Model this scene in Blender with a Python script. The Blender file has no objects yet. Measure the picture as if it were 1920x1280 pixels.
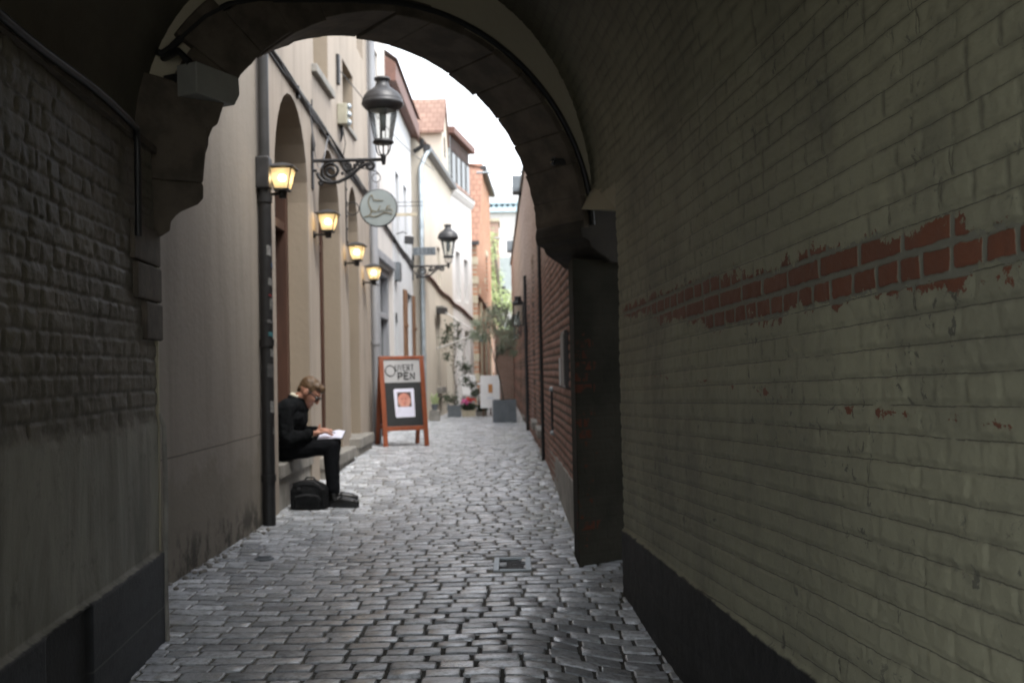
import bpy, bmesh, math, random
import numpy as np
from mathutils import Vector, Matrix

random.seed(7)
rng = np.random.default_rng(7)
SC = bpy.context.scene
COL = SC.collection
PI = math.pi
R = math.radians

# ------------------------------------------------------------------ camera frame
F = 1894.0; CAMZ = 1.15
_p, _r = R(1.51), R(1.2)
FW = Vector((0, math.cos(_p), math.sin(_p)))
_rt = Vector((1, 0, 0)); _up = _rt.cross(FW)
CR = _rt * math.cos(_r) - _up * math.sin(_r)
CU = _up * math.cos(_r) + _rt * math.sin(_r)
CP = Vector((0, 0, CAMZ))

def ray(x, y):
    return FW + CR * ((x - 960) / F) - CU * ((y - 640) / F)
def onplane(x, y, p0, n):
    d = ray(x, y); n = Vector(n)
    return CP + d * ((Vector(p0) - CP).dot(n) / d.dot(n))
def at(x, y, Y):
    """world point at depth Y seen at photo pixel x, y"""
    return onplane(x, y, (0, Y, 0), (0, 1, 0))
def atx(x, y, X):
    return onplane(x, y, (X, 0, 0), (1, 0, 0))

# ------------------------------------------------------------------ tagging
def tag(o, label=None, cat=None, group=None, kind=None):
    if label: o['label'] = label
    if cat: o['category'] = cat
    if group: o['group'] = group
    if kind: o['kind'] = kind
    return o
def thing(name, label, cat, loc=(0, 0, 0), rz=0.0, group=None):
    o = bpy.data.objects.new(name, None); COL.objects.link(o)
    o.empty_display_size = .1
    o.location = loc; o.rotation_euler = (0, 0, rz)
    return tag(o, label, cat, group)
def copy_tree(o, parent=None):
    c = o.copy(); COL.objects.link(c); c.parent = parent
    for ch in list(o.children): copy_tree(ch, c)
    return c

# ------------------------------------------------------------------ mesh builder
class MB:
    def __init__(s): s.v = []; s.f = []; s.sm = []
    def add(s, vs, fs, smooth=False):
        b = len(s.v); s.v += [tuple(v) for v in vs]
        s.f += [tuple(i + b for i in f) for f in fs]; s.sm += [smooth] * len(fs)
        return s
    def box(s, x0, x1, y0, y1, z0, z1):
        vs = [(x, y, z) for x in (x0, x1) for y in (y0, y1) for z in (z0, z1)]
        return s.add(vs, [(0, 1, 3, 2), (4, 6, 7, 5), (0, 4, 5, 1), (2, 3, 7, 6), (0, 2, 6, 4), (1, 5, 7, 3)])
    def obox(s, o, a, b, c):
        """box from corner o along vectors a, b, c"""
        o, a, b, c = map(Vector, (o, a, b, c))
        vs = [o + a * i + b * j + c * k for i in (0, 1) for j in (0, 1) for k in (0, 1)]
        return s.add(vs, [(0, 1, 3, 2), (4, 6, 7, 5), (0, 4, 5, 1), (2, 3, 7, 6), (0, 2, 6, 4), (1, 5, 7, 3)])
    def prism(s, poly, o, a, b, c):
        """2D polygon (in axes a, b from o) extruded along c"""
        o, a, b, c = map(Vector, (o, a, b, c)); n = len(poly)
        vs = [o + a * p + b * q for p, q in poly] + [o + a * p + b * q + c for p, q in poly]
        fs = [tuple(range(n))[::-1], tuple(range(n, 2 * n))] + [(i, (i + 1) % n, n + (i + 1) % n, n + i) for i in range(n)]
        return s.add(vs, fs)
    def tube(s, pts, r, seg=8, caps=True):
        pts = [Vector(p) for p in pts]; n = len(pts)
        rs = r if isinstance(r, (list, tuple)) else [r] * n
        vs = []; up = None
        for i, p in enumerate(pts):
            t = (pts[min(i + 1, n - 1)] - pts[max(i - 1, 0)]).normalized()
            if up is None:
                up = Vector((0, 0, 1)) if abs(t.z) < .9 else Vector((1, 0, 0))
            a = t.cross(up)
            if a.length < 1e-4: a = t.cross(Vector((0, 1, 0)))
            a.normalize(); b = t.cross(a).normalized(); up = -b if False else a.cross(t)
            for k in range(seg):
                an = 2 * PI * k / seg
                vs.append(p + (a * math.cos(an) + b * math.sin(an)) * rs[i])
        fs = [(i * seg + k, i * seg + (k + 1) % seg, (i + 1) * seg + (k + 1) % seg, (i + 1) * seg + k) for i in range(n - 1) for k in range(seg)]
        s.add(vs, fs, True)
        if caps:
            s.add(vs[:seg], [tuple(range(seg))[::-1]]); s.add(vs[-seg:], [tuple(range(seg))])
        return s
    def lathe(s, prof, c=(0, 0, 0), seg=24, smooth=True):
        vs = []; c = Vector(c)
        for r_, z in prof:
            for k in range(seg):
                a = 2 * PI * k / seg
                vs.append(c + Vector((r_ * math.cos(a), r_ * math.sin(a), z)))
        n = len(prof)
        fs = [(i * seg + k, i * seg + (k + 1) % seg, (i + 1) * seg + (k + 1) % seg, (i + 1) * seg + k) for i in range(n - 1) for k in range(seg)]
        s.add(vs, fs, smooth)
        s.add(vs[:seg], [tuple(range(seg))[::-1]]); s.add(vs[-seg:], [tuple(range(seg))])
        return s
    def ball(s, c, r, seg=14, rings=9, M=None):
        c = Vector(c); rr = Vector(r) if not isinstance(r, (int, float)) else Vector((r, r, r))
        vs = []
        for i in range(rings + 1):
            th = PI * i / rings
            for k in range(seg):
                a = 2 * PI * k / seg
                v = Vector((rr.x * math.sin(th) * math.cos(a), rr.y * math.sin(th) * math.sin(a), rr.z * math.cos(th)))
                if M: v = M @ v
                vs.append(c + v)
        fs = [(i * seg + k, (i + 1) * seg + k, (i + 1) * seg + (k + 1) % seg, i * seg + (k + 1) % seg) for i in range(rings) for k in range(seg)]
        return s.add(vs, fs, True)
    def build(s, name, mat, parent=None, bevel=0.0, merge=False):
        me = bpy.data.meshes.new(name)
        me.from_pydata(s.v, [], s.f)
        me.polygons.foreach_set('use_smooth', s.sm)
        me.validate()
        bm = bmesh.new(); bm.from_mesh(me)
        if merge: bmesh.ops.remove_doubles(bm, verts=bm.verts, dist=1e-5)
        bmesh.ops.recalc_face_normals(bm, faces=bm.faces)
        bm.to_mesh(me); bm.free()
        if mat: me.materials.append(mat)
        o = bpy.data.objects.new(name, me); COL.objects.link(o)
        if parent: o.parent = parent
        if bevel:
            m = o.modifiers.new('bev', 'BEVEL'); m.width = bevel; m.segments = 2; m.limit_method = 'ANGLE'
        return o

def facade(name, mat, origin, a, nrm, outline, holes, depth, parent=None):
    """wall with openings: polygon in (a, z), holes get reveals of the given depth (against nrm)"""
    origin, a, nrm = Vector(origin), Vector(a), Vector(nrm)
    bm = bmesh.new(); edges = []
    P = lambda p, d=0: origin + a * p[0] + Vector((0, 0, p[1])) - nrm * d
    loops = []
    for lp in [outline] + holes:
        vs = [bm.verts.new(P(p)) for p in lp]
        for i in range(len(vs)): edges.append(bm.edges.new((vs[i], vs[(i + 1) % len(vs)])))
        loops.append((lp, vs))
    bmesh.ops.triangle_fill(bm, use_beauty=True, edges=edges)
    for k, (lp, vs) in enumerate(loops):
        bk = [bm.verts.new(P(p, depth)) for p in lp]
        for i in range(len(vs)):
            j = (i + 1) % len(vs)
            bm.faces.new((vs[i], vs[j], bk[j], bk[i]))
    bmesh.ops.recalc_face_normals(bm, faces=bm.faces)
    me = bpy.data.meshes.new(name); bm.to_mesh(me); bm.free()
    me.materials.append(mat)
    o = bpy.data.objects.new(name, me); COL.objects.link(o)
    if parent: o.parent = parent
    return o
def arch_loop(y0, y1, z0, zapex, n=14, rise=None):
    r = (y1 - y0) / 2; c = (y0 + y1) / 2; h = rise or r
    zs = zapex - h
    return [(y0, z0), (y1, z0)] + [(c + r * math.cos(PI * i / n), zs + h * math.sin(PI * i / n)) for i in range(n + 1)]
def rect(y0, y1, z0, z1): return [(y0, z0), (y1, z0), (y1, z1), (y0, z1)]

# ------------------------------------------------------------------ materials
class NT:
    def __init__(s, name):
        s.m = bpy.data.materials.new(name); s.m.use_nodes = True
        s.t = s.m.node_tree; s.n = s.t.nodes; s.b = s.n['Principled BSDF']
    def N(s, typ, **kw):
        nd = s.n.new(typ)
        for k, v in kw.items(): setattr(nd, k, v)
        return nd
    def L(s, a, b): s.t.links.new(a, b)
    def val(s, sock, v):
        if isinstance(v, bpy.types.NodeSocket): s.L(v, sock)
        else: sock.default_value = v
    def math(s, op, a, b=0.0, c=0.0, clamp=False):
        nd = s.N('ShaderNodeMath', operation=op, use_clamp=clamp)
        for i, v in enumerate((a, b, c)): s.val(nd.inputs[i], v)
        return nd.outputs[0]
    def ss(s, x, lo, hi):
        nd = s.N('ShaderNodeMapRange', interpolation_type='SMOOTHSTEP')
        s.val(nd.inputs[0], x); s.val(nd.inputs[1], lo); s.val(nd.inputs[2], hi)
        return nd.outputs[0]
    def mix(s, f, a, b):
        nd = s.N('ShaderNodeMix', data_type='RGBA')
        s.val(nd.inputs[0], f)
        for i, v in ((6, a), (7, b)):
            if isinstance(v, bpy.types.NodeSocket): s.L(v, nd.inputs[i])
            else: nd.inputs[i].default_value = (*v[:3], 1)
        return nd.outputs[2]
    def noise(s, vec, scale, detail=4, rough=.55, dist=0.0):
        nd = s.N('ShaderNodeTexNoise'); nd.inputs['Scale'].default_value = scale
        nd.inputs['Detail'].default_value = detail; nd.inputs['Roughness'].default_value = rough
        nd.inputs['Distortion'].default_value = dist
        if vec: s.L(vec, nd.inputs['Vector'])
        return nd.outputs['Fac']
    def coord(s, scale=(1, 1, 1), kind='Object', rot=(0, 0, 0)):
        tc = s.N('ShaderNodeTexCoord'); mp = s.N('ShaderNodeMapping')
        mp.inputs['Scale'].default_value = scale; mp.inputs['Rotation'].default_value = rot
        s.L(tc.outputs[kind], mp.inputs[0]); return mp.outputs[0]
    def scale(s, vec, sc):
        mp = s.N('ShaderNodeMapping'); mp.inputs['Scale'].default_value = sc
        s.L(vec, mp.inputs[0]); return mp.outputs[0]
    def attr(s, name, out='Fac'):
        nd = s.N('ShaderNodeAttribute', attribute_name=name); return nd.outputs[out]
    def xyz(s, vec):
        nd = s.N('ShaderNodeSeparateXYZ'); s.L(vec, nd.inputs[0]); return nd.outputs
    def bump(s, h, strength=.3, dist=.01):
        nd = s.N('ShaderNodeBump'); nd.inputs['Strength'].default_value = strength
        nd.inputs['Distance'].default_value = dist; s.L(h, nd.inputs['Height'])
        s.L(nd.outputs[0], s.b.inputs['Normal'])
    def out(s, col, rough=.8, metal=0.0, spec=None):
        if isinstance(col, bpy.types.NodeSocket): s.L(col, s.b.inputs['Base Color'])
        else: s.b.inputs['Base Color'].default_value = (*col, 1)
        s.val(s.b.inputs['Roughness'], rough); s.b.inputs['Metallic'].default_value = metal
        if spec is not None: s.b.inputs['Specular IOR Level'].default_value = spec
        return s.m

def worn(name, col, rough=.7, var=.25, scale=9, metal=0.0, bump=.15, stretch=(1, 1, 1), col2=None, spec=None):
    t = NT(name); v = t.coord(stretch)
    n = t.noise(v, scale, 6, .6)
    c2 = col2 or tuple(c * (1 - var) for c in col)
    c = t.mix(t.ss(n, .32, .68), c2, col)
    rr = t.math('ADD', rough - .08, t.math('MULTIPLY', n, .16))
    if bump: t.bump(t.noise(v, scale * 5, 4), bump, .004)
    return t.out(c, rr, metal, spec)

def plaster(name, col, dirt, streak=.5, low=0.0, lowcol=(.1, .1, .09), cracks=True):
    t = NT(name); v = t.coord()
    st = t.noise(t.scale(v, (4.2, 4.2, .38)), 1.0, 7, .68, .6)
    bl = t.noise(v, 1.3, 6, .6)
    fine = t.noise(v, 38, 5, .65)
    f = t.math('ADD', t.math('MULTIPLY', t.ss(st, .42, .75), streak), t.math('MULTIPLY', t.ss(bl, .45, .8), .35), clamp=True)
    c = t.mix(f, col, dirt)
    c = t.mix(t.math('MULTIPLY', t.ss(fine, .55, .75), .25), c, tuple(x * .7 for x in col))
    if low:
        z = t.xyz(v)[2]
        dz = t.math('ADD', z, t.math('MULTIPLY', t.math('SUBTRACT', t.noise(v, 3.1, 6, .7), .5), -1.1))
        c = t.mix(t.math('MULTIPLY', t.ss(dz, low + .10, low - .12), .35), c, lowcol)
        blk = t.math('MULTIPLY', t.ss(z, low * .62, low * .2), t.ss(t.noise(t.scale(v, (1, 2.2, 1.6)), 2.6, 6, .68), .47, .60))
        c = t.mix(t.math('MULTIPLY', blk, .72), c, (.035, .034, .03))
    if low:      # hairline crack running level along the wall
        zc = t.math('ADD', z, t.math('MULTIPLY', t.math('SUBTRACT', t.noise(v, 5, 5), .5), .012))
        c = t.mix(t.math('MULTIPLY', t.ss(t.math('ABSOLUTE', t.math('SUBTRACT', zc, .70)), .006, .002), .7), c, (.07, .062, .055))
    h = t.math('ADD', t.noise(v, 16, 6, .6), t.math('MULTIPLY', fine, .5))
    t.bump(h, .28, .012)
    return t.out(c, .85, 0, .25)

def brick_tex(name, c1, c2, mortar, bw=.21, bh=.068, ms=.012, axis='yz', streakcol=None, quoin=False):
    t = NT(name); v = t.coord()
    sp = t.xyz(v); cb = t.N('ShaderNodeCombineXYZ')
    a, b = {'yz': (1, 2), 'xz': (0, 2)}[axis]
    t.L(sp[a], cb.inputs[0]); t.L(sp[b], cb.inputs[1])
    wob = t.N('ShaderNodeVectorMath', operation='ADD'); t.L(cb.outputs[0], wob.inputs[0])
    nn = t.N('ShaderNodeTexNoise'); nn.inputs['Scale'].default_value = 7; t.L(v, nn.inputs['Vector'])
    sub = t.N('ShaderNodeVectorMath', operation='MULTIPLY_ADD'); t.L(nn.outputs['Color'], sub.inputs[0])
    sub.inputs[1].default_value = (.02, .012, 0); sub.inputs[2].default_value = (-.01, -.006, 0)
    t.L(sub.outputs[0], wob.inputs[1])
    br = t.N('ShaderNodeTexBrick', offset=.5); t.L(wob.outputs[0], br.inputs['Vector'])
    br.inputs['Scale'].default_value = 1; br.inputs['Brick Width'].default_value = bw; br.inputs['Row Height'].default_value = bh
    br.inputs['Mortar Size'].default_value = ms; br.inputs['Mortar Smooth'].default_value = .3
    br.inputs['Color1'].default_value = (*c1, 1); br.inputs['Color2'].default_value = (*c2, 1); br.inputs['Mortar'].default_value = (*mortar, 1)
    n = t.noise(v, 2.0, 6, .65)
    c = t.mix(t.math('MULTIPLY', t.ss(n, .45, .75), .5), br.outputs['Color'], streakcol or tuple(x * .5 for x in c1))
    h = t.math('SUBTRACT', t.math('MULTIPLY', t.noise(v, 30, 5), .4), br.outputs['Fac'])
    t.bump(h, .5, .012)
    return t.out(c, .85, 0, .25)

M = {}
M['b1'] = plaster('plaster_beige', (.365, .315, .262), (.23, .20, .17), .75)
M['b1low'] = plaster('plaster_beige_damp', (.33, .295, .252), (.21, .19, .163), .55, low=.55, lowcol=(.17, .155, .115))
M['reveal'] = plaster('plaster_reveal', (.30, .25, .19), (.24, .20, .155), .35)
M['white_blue'] = plaster('limewash_blue_white', (.55, .56, .57), (.43, .44, .45), .45)
M['white_warm'] = plaster('limewash_warm_white', (.56, .53, .50), (.43, .405, .375), .45)
M['cream'] = plaster('plaster_cream', (.56, .51, .43), (.45, .405, .34), .5)
M['white'] = plaster('plaster_white', (.64, .625, .605), (.50, .485, .465), .4)
M['stone'] = worn('grey_stone', (.30, .285, .255), .85, .4, 6, bump=.4)
M['darkstone'] = worn('sooty_stone', (.125, .102, .078), .85, .5, 7, bump=.45)
M['stone_in_shade'] = worn('shade_dark_stone', (.045, .038, .03), .9, .5, 7, bump=.45)  # darker copy of the stone, with shade put into its colour
M['mortar_line'] = worn('stone_joint', (.20, .185, .15), .9, .3, 20)
M['lunette'] = plaster('lunette_plaster', (.46, .42, .32), (.34, .31, .23), .3)
M['pale'] = plaster('tunnel_plaster', (.40, .365, .27), (.28, .255, .19), .3)
M['black'] = worn('black_iron', (.018, .018, .019), .5, .3, 20, .0, .1)
M['gunmetal'] = worn('grey_painted_iron', (.055, .055, .057), .42, .3, 12, .2, .1)
M['pvc'] = worn('dark_grey_pipe', (.055, .056, .057), .45, .3, 5, 0, .05)
M['zinc'] = worn('zinc', (.42, .47, .50), .45, .25, 8, .5, .05)
M['greypaint'] = worn('grey_wood_paint', (.30, .31, .33), .6, .25, 6, stretch=(1, 1, .2))
M['brown'] = worn('brown_wood', (.075, .033, .02), .6, .4, 8, stretch=(1, 1, .15))
M['brown_fascia'] = worn('brown_fascia', (.17, .085, .065), .65, .3, 6)
M['shutter'] = worn('shutter_wood', (.20, .105, .055), .65, .35, 8, stretch=(1, 1, .15))
M['darkwood'] = worn('dark_wood', (.045, .025, .018), .6, .4, 8, stretch=(1, 1, .15))
M['redwood'] = worn('varnished_red_wood', (.27, .068, .024), .45, .35, 10, stretch=(1, 1, .12))
M['chalk'] = worn('black_board', (.018, .02, .02), .65, .4, 14)
M['signgrey'] = worn('grey_sign_panel', (.40, .40, .40), .5, .12, 4)
M['ink'] = worn('black_paint', (.015, .017, .018), .6, .2, 20)
M['paper'] = worn('white_paper', (.72, .72, .84), .7, .06, 12)
M['whitepaint'] = worn('white_plastic', (.80, .80, .80), .45, .05, 8)
M['enamel'] = worn('pale_grey_enamel', (.31, .35, .345), .35, .08, 5)
M['gold'] = worn('gilt_script', (.20, .15, .07), .45, .3, 30, .2)
M['slate'] = worn('slate_metal', (.15, .17, .185), .55, .25, 7)
M['boxbeige'] = worn('beige_box', (.36, .34, .26), .6, .2, 9)
M['tile'] = brick_tex('roof_tiles', (.29, .195, .155), (.23, .15, .12), (.20, .125, .10), .16, .15, .015, 'xz')
M['tile2'] = brick_tex('roof_tiles_orange', (.37, .215, .155), (.31, .175, .125), (.24, .135, .10), .17, .17, .02, 'xz')
M['brick_far'] = brick_tex('orange_brick', (.46, .20, .105), (.38, .16, .085), (.42, .34, .26), .20, .065, .012, 'yz')
M['brick_far_x'] = brick_tex('orange_brick_front', (.46, .20, .105), (.38, .16, .085), (.42, .34, .26), .20, .065, .012, 'xz')
M['brick_pink'] = brick_tex('pink_brick', (.42, .26, .20), (.36, .22, .17), (.42, .36, .30), .20, .065, .012, 'xz')
M['quoin'] = worn('quoin_stone', (.52, .46, .34), .85, .25, 9)
M['bluetrim'] = worn('blue_cornice', (.46, .60, .66), .6, .1, 5)
M['skin'] = worn('skin', (.50, .25, .17), .5, .2, 14, bump=.05)
M['hair'] = worn('blond_hair', (.135, .078, .036), .5, .5, 60, stretch=(1, 1, 1), bump=.5)
M['coat'] = worn('black_wool', (.007, .008, .009), .92, .4, 30, bump=.5, spec=.12)
M['trouser'] = worn('dark_denim', (.010, .011, .013), .9, .4, 30, bump=.4, spec=.12)
M['shirt'] = worn('cream_shirt', (.60, .56, .44), .8, .2, 14)
M['leather'] = worn('black_leather', (.013, .013, .013), .38, .3, 20)
M['nylon'] = worn('black_nylon', (.010, .011, .012), .8, .4, 26, bump=.3, spec=.2)
M['leaf'] = worn('olive_leaf', (.38, .43, .31), .6, .5, 3)
M['leaf_bright'] = worn('spring_leaf', (.50, .62, .28), .6, .4, 2)
M['leaf_dark'] = worn('dark_leaf', (.06, .09, .045), .6, .5, 5)
M['bark'] = worn('grey_bark', (.16, .14, .11), .9, .4, 20, bump=.5)
M['soil'] = worn('soil', (.05, .04, .03), .95, .4, 30)
M['pinkflower'] = worn('pink_petals', (.75, .14, .38), .6, .2, 20)
M['redflower'] = worn('red_petals', (.72, .06, .05), .6, .2, 20)
M['lens'] = worn('dark_glass', (.02, .02, .022), .15, .2, 5, bump=0)

def glass_mat(name, tint=(.9, .92, .92), rough=.08, thin=True):
    t = NT(name); tr = t.N('ShaderNodeBsdfTransparent'); tr.inputs[0].default_value = (*tint, 1)
    gl = t.N('ShaderNodeBsdfGlossy'); gl.inputs['Roughness'].default_value = rough
    fr = t.N('ShaderNodeFresnel'); fr.inputs[0].default_value = 1.5
    mx = t.N('ShaderNodeMixShader'); t.L(t.math('MULTIPLY', fr.outputs[0], .9), mx.inputs[0])
    t.L(tr.outputs[0], mx.inputs[1]); t.L(gl.outputs[0], mx.inputs[2])
    t.L(mx.outputs[0], t.n['Material Output'].inputs[0]); return t.m
M['glass'] = glass_mat('lamp_glass')
def pane_mat(name, col, rough=.06):
    t = NT(name); return t.out(t.mix(t.noise(t.coord(), 1.5), tuple(c * .6 for c in col), col), rough, 0, .35)
M['pane'] = pane_mat('window_pane', (.03, .035, .04))
M['pane_grey'] = pane_mat('window_pane_grey', (.11, .12, .12), .25)
def frosted(name):
    """frosted lantern glass: lets the bulb's light through, scattered"""
    t = NT(name)
    tl = t.N('ShaderNodeBsdfTranslucent'); tl.inputs[0].default_value = (.95, .87, .70, 1)
    tr = t.N('ShaderNodeBsdfTransparent'); tr.inputs[0].default_value = (.95, .90, .80, 1)
    df = t.N('ShaderNodeBsdfDiffuse'); df.inputs[0].default_value = (.55, .48, .34, 1)
    m1 = t.N('ShaderNodeMixShader'); m1.inputs[0].default_value = .36
    t.L(tr.outputs[0], m1.inputs[1]); t.L(tl.outputs[0], m1.inputs[2])
    m2 = t.N('ShaderNodeMixShader'); m2.inputs[0].default_value = .10
    t.L(m1.outputs[0], m2.inputs[1]); t.L(df.outputs[0], m2.inputs[2])
    t.L(m2.outputs[0], t.n['Material Output'].inputs[0]); return t.m
M['frost'] = frosted('frosted_lantern_glass')
def emit(name, col, st):
    t = NT(name); t.b.inputs['Emission Color'].default_value = (*col, 1); t.b.inputs['Emission Strength'].default_value = st
    return t.out((.8, .7, .5), .4)
BULB = 13.0
M['bulb'] = emit('lit_bulb', (1.0, .74, .40), BULB)

# ------------------------------------------------------------------ numpy noise + brick heightfields
def hash2(a, b, k=0):
    h = np.sin(a * 127.1 + b * 311.7 + k * 74.7) * 43758.5453
    return h - np.floor(h)
def vnoise(x, y, k=0):
    xi, yi = np.floor(x), np.floor(y); fx, fy = x - xi, y - yi
    fx = fx * fx * (3 - 2 * fx); fy = fy * fy * (3 - 2 * fy)
    a, b = hash2(xi, yi, k), hash2(xi + 1, yi, k); c, d = hash2(xi, yi + 1, k), hash2(xi + 1, yi + 1, k)
    return (a * (1 - fx) + b * fx) * (1 - fy) + (c * (1 - fx) + d * fx) * fy
def fbm(x, y, oct=4, k=0):
    s = 0; a = .5
    for i in range(oct):
        s = s + a * vnoise(x * 2 ** i, y * 2 ** i, k + i * 13); a *= .5
    return s / (1 - .5 ** oct)
def sstep(e0, e1, x):
    t = np.clip((x - e0) / (e1 - e0), 0, 1); return t * t * (3 - 2 * t)

def bricks(S, T, ch=.0625, L1=.215, L2=.112, joint=.011, depth=.009, seed=0, rough=1.0, soft=.011, jit=1.0, vj=1.0):
    """S, T arrays in metres -> height, brick mask, brick random"""
    T2 = T + .006 * (fbm(S * 1.1, T * .7, 3, seed) - .5) * 2 + .003 * (fbm(S * 9, T * 9, 2, seed + 5) - .5)
    row = np.floor(T2 / ch); lt = T2 - row * ch
    even = (row % 2) == 0
    L = np.where(even, L1, L2)
    off = hash2(row, 3.0, seed) * .10
    p = (S + off) / L; col = np.floor(p)
    b0 = col * L + (hash2(row, col, seed + 1) - .5) * .022
    b1 = (col + 1) * L + (hash2(row, col + 1, seed + 1) - .5) * .022
    Sx = S + off
    before = Sx < b0; after = Sx >= b1
    col = col - before + after
    b0 = col * L + (hash2(row, col, seed + 1) - .5) * .022
    b1 = (col + 1) * L + (hash2(row, col + 1, seed + 1) - .5) * .022
    wob = (fbm(S * 45, T * 45, 3, seed + 7) - .5) * .007 * rough
    ds = np.minimum(Sx - b0, b1 - Sx) - joint * .5 + wob
    top = (ch - lt); dt = np.minimum(lt, top) - joint * .5 + wob
    d = np.minimum(ds, dt)
    mask = sstep(-.003, soft, d)
    r1, r2, r3 = hash2(row, col, seed + 2), hash2(row, col, seed + 3), hash2(row, col, seed + 4)
    u = (Sx - b0) / (b1 - b0) - .5; v = lt / ch - .5
    ms = sstep(-.003, soft, ds); mt = sstep(-.003, soft, dt)
    h = depth * mt * (1 - vj + vj * ms) + jit * mask * ((r1 - .5) * .006 + (r2 - .5) * .008 * u + (r3 - .5) * .010 * v)
    h = h + (fbm(S * 30, T * 30, 4, seed + 9) - .5) * .005 * rough + (fbm(S * 3, T * 3, 3, seed + 11) - .5) * .014
    cc = np.where(lt > ch / 2, lt - ch, lt)
    return h, mask, r1, ms, mt, cc, ds

def grid_mesh(name, P, mat, attrs=None, parent=None):
    """P: (ny, nx, 3) points -> one mesh"""
    ny, nx = P.shape[:2]
    me = bpy.data.meshes.new(name)
    idx = np.arange(ny * nx).reshape(ny, nx)
    q = np.stack([idx[:-1, :-1], idx[:-1, 1:], idx[1:, 1:], idx[1:, :-1]], -1).reshape(-1, 4)
    me.vertices.add(ny * nx); me.vertices.foreach_set('co', P.reshape(-1).astype(np.float32))
    me.loops.add(q.size); me.loops.foreach_set('vertex_index', q.reshape(-1).astype(np.int32))
    me.polygons.add(len(q)); me.polygons.foreach_set('loop_start', np.arange(0, q.size, 4, dtype=np.int32))
    me.polygons.foreach_set('loop_total', np.full(len(q), 4, np.int32))
    me.polygons.foreach_set('use_smooth', np.ones(len(q), bool))
    me.update(calc_edges=True)
    for k, a in (attrs or {}).items():
        if a.ndim == 3:
            at_ = me.attributes.new(k, 'FLOAT_VECTOR', 'POINT'); at_.data.foreach_set('vector', a.reshape(-1).astype(np.float32))
        else:
            at_ = me.attributes.new(k, 'FLOAT', 'POINT'); at_.data.foreach_set('value', a.reshape(-1).astype(np.float32))
    me.materials.append(mat)
    o = bpy.data.objects.new(name, me); COL.objects.link(o)
    if parent: o.parent = parent
    return o

# ------------------------------------------------------------------ tunnel frame
TA = math.atan(.0935)
TD = np.array([-math.sin(TA), math.cos(TA), 0.0])       # along the tunnel, away from the camera
TP = np.array([math.cos(TA), math.sin(TA), 0.0])        # across, to the right
WR, WL = 1.03, -1.131
YB = -2.6; YLM = .75                                               # rear mouth of the passage; unseen left opening added to let daylight in
def yspace(y0, y1, k=.0032, mn=.004, mx=.016):
    ys = [y0]
    while ys[-1] < y1: ys.append(ys[-1] + min(mx, max(mn, k * max(ys[-1], 0) ** 1.2)))
    ys[-1] = y1; return np.array(ys)
def tunnel_pt(w, Y):
    """point on the tunnel at cross offset w and world depth Y (horizontal)"""
    lam = (Y - w * TP[1]) / TD[1]
    return TP * w + TD * lam

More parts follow.
